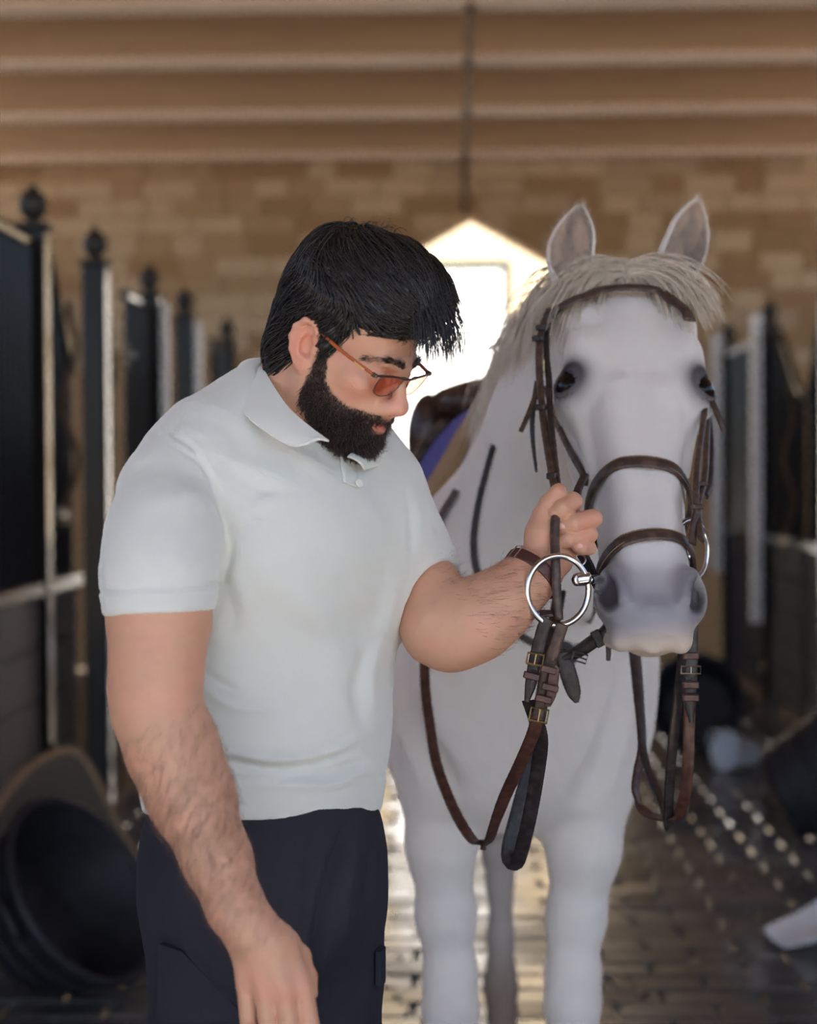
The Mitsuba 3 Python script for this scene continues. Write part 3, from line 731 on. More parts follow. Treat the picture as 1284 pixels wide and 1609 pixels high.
# near leaf: fold line (top) from the nape to the throat, fall line on the shoulder
near_in = [at(450, 570, 2.37), at(428, 567, 2.335), at(416, 578, 2.285), at(430, 606, 2.23), at(456, 642, 2.19), at(488, 670, 2.165), at(518, 692, 2.155)]
near_out = [at(420, 592, 2.40), at(384, 566, 2.36), at(362, 606, 2.30), at(385, 650, 2.205), at(428, 684, 2.165), at(458, 699, 2.150), at(484, 694, 2.145)]
put('collar', P(relax(collar(near_in, near_out), 2), 'm_rib', smooth=50), shirt)
far_in = [at(442, 566, 2.385), at(500, 600, 2.42), at(545, 650, 2.37), at(556, 700, 2.27), at(548, 716, 2.215)]
far_out = [at(430, 590, 2.41), at(520, 620, 2.46), at(590, 680, 2.41), at(600, 725, 2.30), at(575, 738, 2.245)]
put('collar', P(relax(collar(far_in, far_out), 2), 'm_rib', smooth=50), shirt)
def on_shirt(px, py, lift=0.0):
    """The point of the shirt seen at a pixel and its normal."""
    o = at(px, py, 1.8); d = unit(at(px, py, 2.8) - o); ts = np.arange(0, .8, .003)
    v = S.value(o + d * ts[:, None]); i = int(np.argmax(v < 0)) if (v < 0).any() else 100
    p = o + d * ts[i]; e = .004
    n = unit([S.value(np.array([p + V(*(np.eye(3)[j] * e))]))[0] - S.value(np.array([p - V(*(np.eye(3)[j] * e))]))[0] for j in range(3)])
    return p + n * lift, n
pl = [on_shirt(*c) for c in ((545, 716), (546, 740), (550, 764))]
put('placket', P(strap([a for a, _ in pl], [n for _, n in pl], .026, .0035, n=14, lift=.002), 'm_rib', smooth=40), shirt)
mat('m_button', srgb(214, 214, 206), rough=.3)
bp, bn = on_shirt(558, 764, .007)
put('button', P(lathe([(0, 0), (.0055, 0), (.006, .0012), (.005, .0024), (.003, .0018), (0, .0018)], 16, trimesh.geometry.align_vectors([0, 0, 1], bn)).apply_translation(bp), 'm_button', smooth=40), shirt)

# ------------------------------------------------------------------ trousers and shoes
def cloth(p, n, uv):
    return mix(mi.Color3f(*srgb(33, 33, 42)), mi.Color3f(*srgb(42, 42, 52)), fbm(p.x * 12, p.y * 12, p.z * 6, octaves=3))
mat('m_trouser', proc(cloth), rough=.85, spec=.2, sheen=.15, bump=proc(lambda p, n, uv: fbm(p.x * 14, p.y * 14, p.z * 7, octaves=3) * .005, eps=1e-3))
Q = Solid()
Q.ball(pt(414, 1300, 2.36), (.160, .128, .16), .05, axes=TA)
Q.ball(pt(416, 1390, 2.36), (.166, .138, .15), .05, axes=TA)
kneeR, kneeL = pt(345, 1930, 2.30), pt(505, 1930, 2.43)
ankR, ankL = pt(335, 2350, 2.36), pt(505, 2290, 2.49)
hipR, hipL = pt(336, 1430, 2.28), pt(500, 1440, 2.41)
Q.chain([(hipR, .084), (hipR * .5 + kneeR * .5, .083), (kneeR, .078), (kneeR * .5 + ankR * .5, .082), (ankR, .078)], .03)
Q.chain([(hipL, .088), (hipL * .5 + kneeL * .5, .086), (kneeL, .079), (kneeL * .5 + ankL * .5, .082), (ankL, .078)], .03)
Q.add(lambda X, Y, Z: Z - 1.02, V(-9, -9, -9), V(9, 9, 9), .004, '&'); Q.add(lambda X, Y, Z: .07 - Z, V(-9, -9, -9), V(9, 9, 9), .01, '&')
tr = Q.mesh(*around([V(-.45, 2.10, .05), V(.12, 2.68, 1.05)], .02), .0055)
nn = vnormals(tr); vs = tr.vertices; X, Y2, D = prj(vs); disp = np.zeros(len(vs)); facing = np.clip(-(nn @ CW) * 2, 0, 1)
fold([(548, 1290), (520, 1380), (500, 1470), (490, 1560)], 9, -.009); fold([(566, 1290), (548, 1380), (535, 1500)], 12, .006)
fold([(540, 1300), (536, 1340)], 4, -.003); fold([(470, 1300), (462, 1400), (452, 1600)], 14, .004)
fold([(300, 1330), (310, 1420), (306, 1480)], 9, -.004); fold([(260, 1480), (300, 1530), (360, 1590)], 5, -.005); fold([(285, 1470), (330, 1540), (390, 1590)], 9, .005)
fold([(590, 1300), (580, 1400), (585, 1500)], 9, -.004)
disp += (meshkit.fbm(vs * V(10, 10, 6), 3, 4) - .5) * .014
tr.vertices = vs + nn * disp[:, None]
trou = put('trousers', P(tr, 'm_trouser', smooth=True), man, label='dark navy cargo trousers')
def on_solid(SS, px, py, near, far, lift=0.0):
    o = at(px, py, near); d = unit(at(px, py, far) - o); ts = np.arange(0, far - near, .003)
    v = SS.value(o + d * ts[:, None])
    if not (v < 0).any(): return None
    i = int(np.argmax(v < 0)); a, b = ts[max(i - 1, 0)], ts[i]
    va, vb = v[max(i - 1, 0)], v[i]; t = a + (b - a) * (va / (va - vb + 1e-9)) if i else a
    p = o + d * t; e = .004; E = np.eye(3) * e
    n = unit([SS.value(np.array([p + E[j]]))[0] - SS.value(np.array([p - E[j]]))[0] for j in range(3)])
    return p + n * lift, n
def patch(SS, corners, near, far, th, n=12, lift=.0):
    """A flap of cloth that lies on a solid, over a quadrilateral seen from the camera."""
    c = np.array(corners, float); rows = []
    for i in np.linspace(0, 1, n):
        for j in np.linspace(0, 1, n):
            p = (c[0] * (1 - j) + c[1] * j) * (1 - i) + (c[3] * (1 - j) + c[2] * j) * i
            h = on_solid(SS, *p, near, far, lift)
            rows.append(h if h is not None else rows[-1])
    v = np.array([r[0] for r in rows]); nr = np.array([r[1] for r in rows])
    top = v + nr * th; f = grid_faces(n, n, wrap=False); m0 = n * n; e = []
    for seq in ([i for i in range(n)], [(n - 1) * n + i for i in range(n)], [i * n for i in range(n)], [i * n + n - 1 for i in range(n)]):
        for p, r in zip(seq[:-1], seq[1:]): e += [[p, r, p + m0], [r, r + m0, p + m0]]
    m = trimesh.Trimesh(np.vstack([v, top]), np.vstack([f[:, ::-1], f + m0, np.array(e)]), process=False); trimesh.repair.fix_normals(m); return m
put('cargo_pocket', P(patch(Q, [(258, 1480), (292, 1492), (385, 1600), (256, 1604)], 1.9, 2.7, .012, lift=-.002), 'm_trouser', smooth=35), trou)
tab = [on_solid(Q, 594, y, 2.2, 2.9) for y in (1490, 1520, 1545)]
if all(t is not None for t in tab):
    put('pocket_tab', P(strap([t[0] for t in tab], [t[1] for t in tab], .020, .008, n=10), 'm_trouser', smooth=40), trou)
mat('m_shoe', srgb(34, 30, 28), rough=.45); mat('m_sole', srgb(24, 22, 22), rough=.8)
for a, yaw in ((ankR, -38), (ankL, -55)):
    K = Solid(); R_ = rotm([0, 0, 1], yaw); fw = R_ @ V(1, 0, 0); b0 = V(a[0], a[1], 0)
    K.cone(b0 + V(0, 0, .07) - fw * .03, b0 + V(0, 0, .14), .042, .045, .03); K.cone(b0 + fw * -.04 + V(0, 0, .055), b0 + fw * .16 + V(0, 0, .048), .042, .040, .03)
    K.add(lambda X, Y, Z: .022 - Z, V(-9, -9, -9), V(9, 9, 9), .004, '&')
    s = put('shoe', P(K.mesh(*around([b0 + V(-.2, -.2, 0), b0 + V(.3, .3, .2)], .02), .006), 'm_shoe', smooth=True), man, label='dark shoe')
    prof = sg.LineString([(-.045, 0), (.165, 0)]).buffer(.046)
    put('sole', P(extrude(prof, .026, frame(b0 + V(0, 0, .0), fw, np.cross([0, 0, 1], fw), [0, 0, 1])), 'm_sole'), s)
# ------------------------------------------------------------------ hair, beard, brows, glasses, watch
rng = np.random.default_rng(33)
mat('m_hair', srgb(30, 27, 27), rough=.36, spec=.55)
mat('m_beard', srgb(40, 31, 28), rough=.5, spec=.35)
def strands(paths, r0, r1, sides=3):
    """Many thin tapering tubes as one mesh. paths (n, k, 3)."""
    n, k, _ = paths.shape
    t = np.gradient(paths, axis=1); t /= np.linalg.norm(t, axis=2, keepdims=True) + 1e-12
    a0 = unit(V(.3, -.8, .5)); u = np.cross(t, a0); u /= np.linalg.norm(u, axis=2, keepdims=True) + 1e-12
    w = np.cross(t, u)
    s = np.linspace(0, 1, k); rad = (np.broadcast_to(np.asarray(r0, float).reshape(-1, 1), (n, 1)) * (1 - s**2)[None] + r1 * (s**2)[None])[:, :, None, None]
    a = np.linspace(0, 2 * np.pi, sides, endpoint=False)
    v = paths[:, :, None] + rad * (u[:, :, None] * np.cos(a)[None, None, :, None] + w[:, :, None] * np.sin(a)[None, None, :, None])
    f = grid_faces(k, sides); f = (f[None] + (np.arange(n) * k * sides)[:, None, None]).reshape(-1, 3)
    return trimesh.Trimesh(v.reshape(-1, 3), f, process=False)
C = Solid()          # the mass of the hair, in head coordinates (metres, unscaled)
def cb(c, r, k=.02, op='+'): C.ball(np.array(c, float), np.array(r, float), k, op)
cb((-.016, 0, .055), (.106, .088, .104)); cb((.030, 0, .102), (.080, .071, .076), .03); cb((.078, .004, .112), (.044, .052, .042), .03)
cb((-.064, 0, -.022), (.048, .064, .060), .03); cb((-.054, 0, -.050), (.036, .056, .042), .03); cb((-.046, 0, .11), (.058, .060, .048), .03)
cb((.082, 0, -.004), (.070, .12, .072), .012, '-'); cb((.004, 0, -.112), (.068, .2, .070), .012, '-'); cb((.150, 0, .066), (.05, .2, .03), .02, '-')
for s in (-1, 1):
    cb((-.010, s * .094, -.004), (.030, .030, .044), .008, '-'); cb((.075, s * .085, .030), (.035, .03, .032), .012, '-')
    cb((.016, s * .070, .018), (.012, .010, .030), .010)
cap = C.mesh(V(-.14, -.11, -.11), V(.16, .11, .21), .003)
nv = vnormals(cap)
cap.vertices += nv * ((meshkit.fbm(cap.vertices * V(40, 160, 90), 3, 2) - .5) * .008)[:, None]
def Cgrad(p, e=.002):
    g = np.stack([C.value(p + V(*(np.eye(3)[j] * e))) - C.value(p - V(*(np.eye(3)[j] * e))) for j in range(3)], 1)
    return g / (np.linalg.norm(g, axis=1, keepdims=True) + 1e-9)
def sample(m, n):
    a = m.area_faces; i = rng.choice(len(a), n, p=a / a.sum()); r = rng.random((n, 2)); r[r.sum(1) > 1] = 1 - r[r.sum(1) > 1]
    t = m.vertices[m.faces[i]]
    return t[:, 0] + (t[:, 1] - t[:, 0]) * r[:, :1] + (t[:, 2] - t[:, 0]) * r[:, 1:]
cap0 = C.mesh(V(-.14, -.11, -.11), V(.16, .11, .21), .004)
p = sample(cap0, 4200); down = HB @ V(0, 0, -1)
K = 11; paths = [p]; step = rng.uniform(.0042, .0072, len(p))[:, None]; lift = rng.uniform(-.002, .003, len(p))
lift0 = lift; whorl = V(-.062, .012, .155); lk = np.floor(p * V(75, 95, 75) + rng.normal(0, .25, p.shape)); wob = np.stack([meshkit.noise(lk * 1.0 + .5, 11 + j) - .5 for j in range(3)], 1) * 1.1 + rng.normal(0, .10, (len(p), 3))
lklift = (meshkit.noise(lk + .5, 40) - .35) * .010
lift = lift0 + lklift
rng_free = rng.uniform(.15, .9, len(p))
vel = None
for k in range(K - 1):
    r = p - whorl; top = smooth01(.050, .115, p[:, 2])[:, None]
    out = r / (np.linalg.norm(r, axis=1, keepdims=True) + 1e-6)
    fwd = V(1.0, -.22, -.05)[None] * smooth01(-.06, .0, p[:, 0])[:, None] + out * .6          # the top is swept forward and to his right
    side = V(-.55, 0, -.75)[None] * np.ones((len(p), 1)) + V(.9, 0, .35)[None] * smooth01(.02, .06, p[:, 0])[:, None]
    d = fwd * top + side * (1 - top) + wob
    g = Cgrad(p); free = (smooth01(.092, .120, p[:, 0]) * smooth01(.03, .07, p[:, 2]))[:, None]
    d = d - g * (d * g).sum(1, keepdims=True) * (1 - free)
    d = d / (np.linalg.norm(d, axis=1, keepdims=True) + 1e-9) * (1 - free) + (down * .8 + V(.45, 0, 0) + wob * .8) * free
    if vel is not None: d = vel * .45 + d * .55
    vel = d
    p = p + d * step * (1 - free * rng_free[:, None])
    sd = C.value(p)
    p = p - g * ((sd - lift) * (1 - free[:, 0]) * .8)[:, None] * (np.abs(sd) < .03)[:, None]
    paths.append(p)
paths = np.stack(paths, 1)
toW = lambda x: HO + HS * (x.reshape(-1, 3) @ HB).reshape(x.shape)
fr = smooth01(.075, .11, paths[:, 0, 0]); hs = strands(toW(paths), rng.uniform(.0006, .00125, len(paths)) * (1 - .5 * fr), .00018)
# a few long loose wisps of the fringe and on the crown
n = 220; a = np.stack([rng.uniform(.098, .122, n), rng.uniform(-.05, .045, n), rng.uniform(.090, .125, n)], 1)
w = [a]; v = np.tile(V(.8, 0, .1), (n, 1)) + rng.normal(0, .25, (n, 3)); ln = rng.uniform(.004, .0072, n)[:, None]
for k in range(12):
    v = v * .86 + (down * .32 + V(-.02, 0, 0)); w.append(w[-1] + v / np.linalg.norm(v, axis=1, keepdims=True) * ln)
wisps = strands(toW(np.stack(w, 1)), rng.uniform(.0003, .0007, n), .00015)
n = 46; a = np.stack([rng.uniform(-.075, .0, n), rng.uniform(-.04, .03, n), np.full(n, .175)], 1); a[:, 2] -= C.value(a) * .9
w = [a]; v = V(-.15, 0, 1) + rng.normal(0, .5, (n, 3)); ln = rng.uniform(.0015, .0042, n)[:, None]
for k in range(8):
    v = v * .9 + V(.20, -.05, -.10); w.append(w[-1] + v / np.linalg.norm(v, axis=1, keepdims=True) * ln)
crown = strands(toW(np.stack(w, 1)), rng.uniform(.0003, .0006, n), .00018)
capw = trimesh.Trimesh(toW(np.array(cap.vertices)), cap.faces, process=False)
mat('m_hairvc', VC, rough=.36, spec=.5); mat('m_beardvc', VC, rough=.5, spec=.35)
def tones(m, block, base, lo, hi, seed):
    g = np.random.default_rng(seed); t = np.repeat(g.uniform(lo, hi, len(m.vertices) // block + 1), block)[:len(m.vertices)]
    return np.array(srgb(*base))[None] * t[:, None]
hcol = np.vstack([np.tile(srgb(20, 18, 18), (len(capw.vertices), 1)), tones(hs, 33, (34, 30, 30), .35, 1.6, 3), tones(wisps, 39, (30, 27, 27), .6, 1.2, 4), tones(crown, 27, (34, 30, 30), .6, 1.2, 5)])
hair = put('hair', P(join([capw, hs, wisps, crown]), 'm_hairvc', smooth=True, color=hcol), man, label='thick black swept hair')

# beard: roots on the skin of jaw, chin and lip
hm = trimesh.Trimesh(head.vertices, head.faces, process=False); L = Hinv(hm.vertices)[hm.faces].mean(1)
ay = np.abs(L[:, 1])
line = np.interp(L[:, 0], [.0, .010, .022, .034, .05, .07, .085, .12], [-.02, .022, .012, -.030, -.044, -.052, -.050, -.047])
low = np.interp(L[:, 0], [.008, .02, .04, .06, .10], [-.064, -.085, -.112, -.125, -.13])
nl = hm.face_normals @ HB.T
inb = (L[:, 2] < line) & (L[:, 2] > low) & (L[:, 0] > .012) & ~((ay < .021) & (L[:, 2] > -.0785) & (L[:, 2] < -.0605) & (L[:, 0] > .092)) & ~((L[:, 0] < .03) & (ay < .042))
inb &= ~((L[:, 2] > -.053) & (ay < .016)) & ~((ay < .018) & (L[:, 2] < -.08) & (L[:, 0] < .05))
beard_faces = inb
n = 9500; ar = hm.area_faces * inb; fi = rng.choice(len(ar), n, p=ar / ar.sum())
tri = hm.vertices[hm.faces[fi]]; r = rng.random((n, 2)); r[r.sum(1) > 1] = 1 - r[r.sum(1) > 1]
root = tri[:, 0] + (tri[:, 1] - tri[:, 0]) * r[:, :1] + (tri[:, 2] - tri[:, 0]) * r[:, 1:]
N = hm.face_normals[fi]; q = Hinv(root); edge = np.interp(line[fi] - q[:, 2], [0, .020], [.35, 1.0])
mous = ((q[:, 2] > -.064) & (q[:, 0] > .08))[:, None]
d = N * .55 + (-hu * .75 + hf * .40)[None] * 1.0
d = np.where(mous, N * .35 + (-hu * .45)[None] + np.sign(q[:, 1:2]) * hl * .55, d) + rng.normal(0, .28, (n, 3))
d /= np.linalg.norm(d, axis=1, keepdims=True)
ln = (np.interp(q[:, 2], [-.11, -.07, -.02, .02], [.015, .012, .008, .006]) * edge * rng.uniform(.6, 1.25, n))[:, None]; ln = np.where(mous, np.minimum(ln, .010), ln)
pp = [root - N * .0005]; v = d
for k in range(4):
    v = v + rng.normal(0, .22, (n, 3)) - hu * .10; v /= np.linalg.norm(v, axis=1, keepdims=True); pp.append(pp[-1] + v * ln / 4)
bs = strands(np.stack(pp, 1), rng.uniform(.00030, .00052, n), .00016)
put('beard', P(bs, 'm_beardvc', smooth=True, color=tones(bs, 15, (48, 37, 33), .3, 1.9, 6)), man, label='full dark brown beard and moustache', kind='stuff')
# brows
bp = []
for s in (-1, 1):
    n = 240; u = rng.random(n); x = np.interp(u, [0, .5, 1], [.1065, .103, .082]); y = s * np.interp(u, [0, .5, 1], [.010, .032, .055]); z = np.interp(u, [0, .5, 1], [.024, .033, .026]) + rng.uniform(-.004, .004, n)
    a = np.stack([x, y, z], 1); d = np.stack([np.interp(u, [0, 1], [.1, -.5]), s * np.interp(u, [0, 1], [.5, 1.0]), np.interp(u, [0, .4, 1], [.9, .25, -.35])], 1) + rng.normal(0, .15, (n, 3))
    ww = toW(a); sd = B.value(ww); g = hf * .9 + hu * .3
    for _ in range(4): ww = ww - g * B.value(ww)[:, None]
    d = d @ HB; d /= np.linalg.norm(d, axis=1, keepdims=True)
    bp.append(np.stack([ww + d * (t * .009) + g * (.0005 + .0016 * math.sin(t * 2.6)) for t in (0, .4, .75, 1)], 1))
put('eyebrows', P(strands(np.concatenate(bp), .00022, .0001), 'm_hair', smooth=True), man, label='dark eyebrows', kind='stuff')
# dark stubble tone of the skin below the beard
q = Hinv(body.vertices)

# fine dark hair on the forearms
mat('m_armhair', srgb(74, 50, 40), rough=.5)
def armhair(mesh, path, n, r0, r1, seed, length=(.008, .018)):
    g = np.random.default_rng(seed); c = mesh.vertices[mesh.faces].mean(1); path = [np.asarray(x) for x in path]
    t0 = np.full(len(c), -1.0); best = np.full(len(c), 9.0); ax = np.zeros((len(c), 3))
    for i, (a, b) in enumerate(zip(path[:-1], path[1:])):
        t = np.clip(((c - a) @ (b - a)) / ((b - a) @ (b - a)), 0, 1); dd = np.linalg.norm(c - a - t[:, None] * (b - a), axis=1)
        m = dd < best; best[m] = dd[m]; t0[m] = i + t[m]; ax[m] = unit(b - a)
    w = mesh.area_faces * ((t0 > r0) & (t0 < r1)) * (.15 + 1.0 * np.exp(-((t0 - (r0 + r1) / 2) / ((r1 - r0) * .35))**2)) * np.clip(-(mesh.face_normals @ CW) + .5, .0, 1) 
    fi = g.choice(len(w), n, p=w / w.sum()); N = mesh.face_normals[fi]; root = c[fi] + g.normal(0, .0012, (n, 3))
    d = ax[fi] * .9 + np.cross(N, ax[fi]) * -.75 + N * .10 + g.normal(0, .16, (n, 3)); d /= np.linalg.norm(d, axis=1, keepdims=True)
    L = g.uniform(*length, n)[:, None]
    ps = [root + N * .0002 + d * L * s + N * .0016 * math.sin(s * 2.8) for s in (0, .33, .66, 1)]
    return strands(np.stack(ps, 1), g.uniform(.00009, .00016, n), .00006)
ah = join([armhair(rarm, [at(246, 1112, 2.09), at(300, 1260, 2.07), at(390, 1455, 2.0), at(430, 1560, 1.99)], 2300, .15, 2.3, 4), armhair(larm, [at(712, 998, 2.36), at(790, 945, 2.365), at(850, 893, 2.395)], 600, .3, 1.8, 5)])
put('arm_hair', P(ah, 'm_armhair', smooth=True), man, label='dark hair on the forearms', kind='stuff')

# ------------------------------------------------------------------ sunglasses
mat('m_frame', srgb(46, 34, 30), rough=.25, spec=.6)
mat('m_amber', srgb(150, 66, 22), rough=.15, spec=.6)
mat('m_brass', srgb(205, 170, 96), rough=.25, metal=.9)
scene['m_lens'] = {'type': 'thindielectric', 'int_ior': 1.5, 'specular_transmittance': {'type': 'rgb', 'value': [.80, .42, .30]}}
sgl = thing('sunglasses', 'brown tinted sunglasses with amber temples worn low on the man\'s nose', 'sunglasses')
front = [(.1045, -.068, .0125), (.111, -.052, .0150), (.1155, -.030, .0150), (.1165, -.012, .0125), (.1185, 0, .0125), (.1165, .012, .0125), (.1155, .030, .0150), (.111, .052, .0150), (.1045, .068, .0125)]
HL = lambda c: np.array([H(*x) for x in c])
put('brow_bar', P(tube(HL(front), .0015, n=50, sides=8), 'm_frame', smooth=True), sgl)
def lens(s):
    o = [(-.0245, .000), (-.022, .0015), (0, .002), (.022, .0015), (.0255, -.002), (.0255, -.014), (.021, -.026), (.009, -.0315), (-.008, -.031), (-.0195, -.024), (-.0245, -.010)]
    o = spline(np.array([(x, z, 0) for x, z in o + o[:1]]), 44)[:-1, :2]
    y = s * (.0335 + o[:, 0]); z = .0135 + o[:, 1]
    x = .1155 - ((np.abs(y) - .02)**2) * 4.2 + o[:, 1] * .28
    ring = np.stack([x, y, z], 1); c = ring.mean(0) + V(.001, 0, 0)
    v = np.vstack([ring, ring * .5 + c * .5 + V(.0006, 0, 0), c[None] + V(.0008, 0, 0)]); n = len(ring); i = np.arange(n); j = (i + 1) % n
    f = np.vstack([np.stack([i, j, i + n], 1), np.stack([j, j + n, i + n], 1), np.stack([i + n, j + n, np.full(n, 2 * n)], 1)])
    return trimesh.Trimesh(HO + HS * (v @ HB), f, process=False), HO + HS * (ring @ HB)
for s in (-1, 1):
    m, ring = lens(s)
    put('lens', P(m, 'm_lens', smooth=True), sgl, label='brown tinted lens')
    put('rim', P(tube(np.vstack([ring, ring[:1]]), .0007, sides=6, closed=True), 'm_frame', smooth=True), sgl)
    tp = put('temple', P(strap(HL([(.1045, s * .068, .0125), (.075, s * .0735, .0165), (.04, s * .0785, .0215), (.005, s * .081, .029), (-.012, s * .083, .034)]), np.tile(hl * s, (5, 1)), [.0042, .0042, .0044, .0042, .0040], .0022, n=30), 'm_amber', smooth=40), sgl, label='amber temple')
    put('hinge', P(bevel_box((-.004, -.002, -.0026), (.004, .002, .0026), .0006).apply_transform(frame(H(.1025, s * .0690, .0128), hf, hl, hu)), 'm_frame'), sgl)
    put('inlay', P(strap(HL([(.088, s * .0722, .0142), (.070, s * .0752, .0170)]), np.tile(hl * s, (2, 1)), .0016, .0016, n=4, lift=.0018), 'm_brass'), tp)

# ------------------------------------------------------------------ wristwatch
mat('m_watchstrap', srgb(66, 36, 32), rough=.4); mat('m_steel', srgb(190, 190, 192), rough=.15, metal=1.0); mat('m_dial', srgb(24, 24, 28), rough=.1)
wt = thing('wristwatch', 'dark brown leather strap wristwatch on the wrist that holds the bridle', 'watch')
wa, wb = at(826, 913, 2.385), at(858, 872, 2.402); wx = unit(wb - wa); wc = at(838, 902, 2.390)
wy = unit(np.cross(wx, CW)); wz = np.cross(wx, wy)
ring = []
for a in np.linspace(0, 2 * np.pi, 40, endpoint=False):
    dd = wy * math.cos(a) + wz * math.sin(a); ts = np.linspace(.012, .06, 97); v = B.value(wc + dd * ts[:, None]); i = int(np.argmax(v > 0)) if (v > 0).any() else 50
    ring.append((wc + dd * (ts[i] + .001), dd))
put('strap', P(strap([r[0] for r in ring], [r[1] for r in ring], .017, .003, n=70, closed=True), 'm_watchstrap', smooth=40), wt)
def seat(a):
    k = min(range(40), key=lambda i: abs(((i / 40 * 2 * math.pi - a + math.pi) % (2 * math.pi)) - math.pi)); return ring[k]
cp, cd_ = seat(math.atan2(CW @ wz, CW @ wy))
Mw = frame(cp + cd_ * .002, wx, np.cross(cd_, wx), cd_)
put('case', P(lathe([(0, 0), (.018, 0), (.0195, .003), (.0185, .008), (.0165, .009), (0, .009)], 28, Mw), 'm_steel', smooth=35), wt)
put('dial', P(lathe([(0, .0092), (.0155, .0092), (.0155, .0096), (0, .0096)], 24, Mw), 'm_dial'), wt)
bp_, bd_ = seat(math.atan2((-CW * .6 - CR) @ wz, (-CW * .6 - CR) @ wy))
Mb = frame(bp_ + bd_ * .003, wx, np.cross(bd_, wx), bd_)
bk = [(-.011, -.006, 0), (.011, -.006, 0), (.011, .006, 0), (-.011, .006, 0)]
put('buckle', P(tube(trimesh.transform_points(np.array(bk + bk[:1], float), Mb), .0011, sides=6), 'm_steel', smooth=40), wt, label='small steel buckle')
# ------------------------------------------------------------------ the white horse
rng = np.random.default_rng(55)
ha = at(989, 448, 2.83); hz = at(1031, 975, 2.375)          # forehead top at the poll, end of the muzzle (front of the face line)
HLEN = float(np.linalg.norm(hz - ha)); xa = unit(hz - ha)      # down the face
PSI = math.radians(14)
xl = V(math.cos(PSI), math.sin(PSI), 0.20); xl = unit(xl - xa * (xl @ xa))      # across, towards the right of the picture
xn = np.cross(xl, xa); xn = xn if xn @ CW < 0 else -xn                          # out of the face
def G(t, y, n): return ha + xa * (t * HLEN) + xl * y + xn * n
def Ginv(p):
    q = np.asarray(p) - ha; return np.stack([q @ xa / HLEN, q @ xl, q @ xn], -1)
GA = np.stack([xl, xn, xa])
K = Solid()
# the head: a loft along the face line. t, half width, how far the top line stands out, depth of the head
TT = np.array([-.10, .00, .10, .20, .29, .38, .48, .58, .70, .82, .90, .96, 1.00])
WW = np.array([.058, .074, .086, .094, .098, .092, .079, .069, .062, .0625, .066, .052, .033])
NN = np.array([-.045, -.010, .008, .014, .013, .008, .004, .001, .000, -.002, -.006, -.014, -.028])
DD = np.array([.130, .170, .215, .250, .262, .252, .225, .190, .155, .128, .108, .080, .040])
EX = np.array([2.2, 2.2, 2.3, 2.5, 2.6, 2.6, 2.5, 2.4, 2.3, 2.3, 2.4, 2.4, 2.3])
from scipy.interpolate import PchipInterpolator
_ts = np.linspace(-.1, 1.0, 200)
_tab = [PchipInterpolator(TT, a)(_ts).astype(np.float32) for a in (WW, NN, DD, EX)]
def headloft(X, Y, Z):
    q = [X - ha[0], Y - ha[1], Z - ha[2]]
    t = (q[0] * xa[0] + q[1] * xa[1] + q[2] * xa[2]) / HLEN
    y = q[0] * xl[0] + q[1] * xl[1] + q[2] * xl[2]; n = q[0] * xn[0] + q[1] * xn[1] + q[2] * xn[2]
    tc = np.clip(t, -.1, 1.0); i = (tc + .1) / 1.1 * 199
    w, o, d, e = [np.interp(i, np.arange(200), a).astype(np.float32) for a in _tab]
    h = d / 2; m = o - h
    over = (t - tc) * HLEN
    w2 = w * (1 - (.30 * smooth01(.15, .35, t) + .22 * smooth01(.82, .96, t)) * smooth01(.1, -1.0, (n - m) / h))      # narrower at the jaw than across the face
    qy, qn = np.abs(y) / w2, np.abs(n - m) / h
    r = (qy**e + qn**e)**(1 / e)
    dd = (r - 1) * np.minimum(w2, h) * .9
    return np.sqrt(np.maximum(dd, 0)**2 + over**2) + np.minimum(dd, 0) + np.abs(over) * .0
_lo = np.minimum(ha, hz) - .30; _hi = np.maximum(ha, hz) + .30
K.add(headloft, _lo, _hi, .02)
def gball(c, r, k=.015, op='+', tilt=None): K.ball(G(*c), r, k, op, GA if tilt is None else tilt @ GA)
def gcone(a, b, ra, rb, k=.015, op='+', flat=None): K.cone(G(*a), G(*b), ra, rb, k, op, flat)
for s in (-1, 1):
    gball((.25, s * .062, -.150), (.026, .095, .105), .03)                  # the cheek
    gball((.235, s * .082, -.010), (.020, .024, .05), .045)                   # bone over the eye
    gcone((.34, s * .086, -.045), (.52, s * .066, -.050), .012, .006, .02)    # facial crest
    gball((.10, s * .074, -.03), (.03, .03, .05), .02)
    gcone((.36, s * .030, -.010), (.80, s * .024, -.009), .012, .011, .04)       # edges of the nose bone
    gball((.905, s * .050, -.024), (.026, .036, .040), .02)                   # nostril wing
    gball((.925, s * .060, -.006), (.0150, .022, .027), .010, '-', tilt=rotm([0, 0, 1], s * -20) @ rotm([0, 1, 0], s * 12))
    gball((.900, s * .064, -.010), (.010, .016, .022), .008, '-')
    gcone((.885, s * .050, .002), (.945, s * .040, .000), .006, .007, .012)
    gcone((.99, s * .040, -.055), (.95, s * .048, -.085), .014, .012, .02)
gball((.965, 0, -.036), (.043, .032, .026), .02)                            # upper lip
gball((.970, 0, -.062), (.037, .032, .020), .012); gball((.90, 0, -.100), (.036, .024, .03), .02)   # lower lip, chin
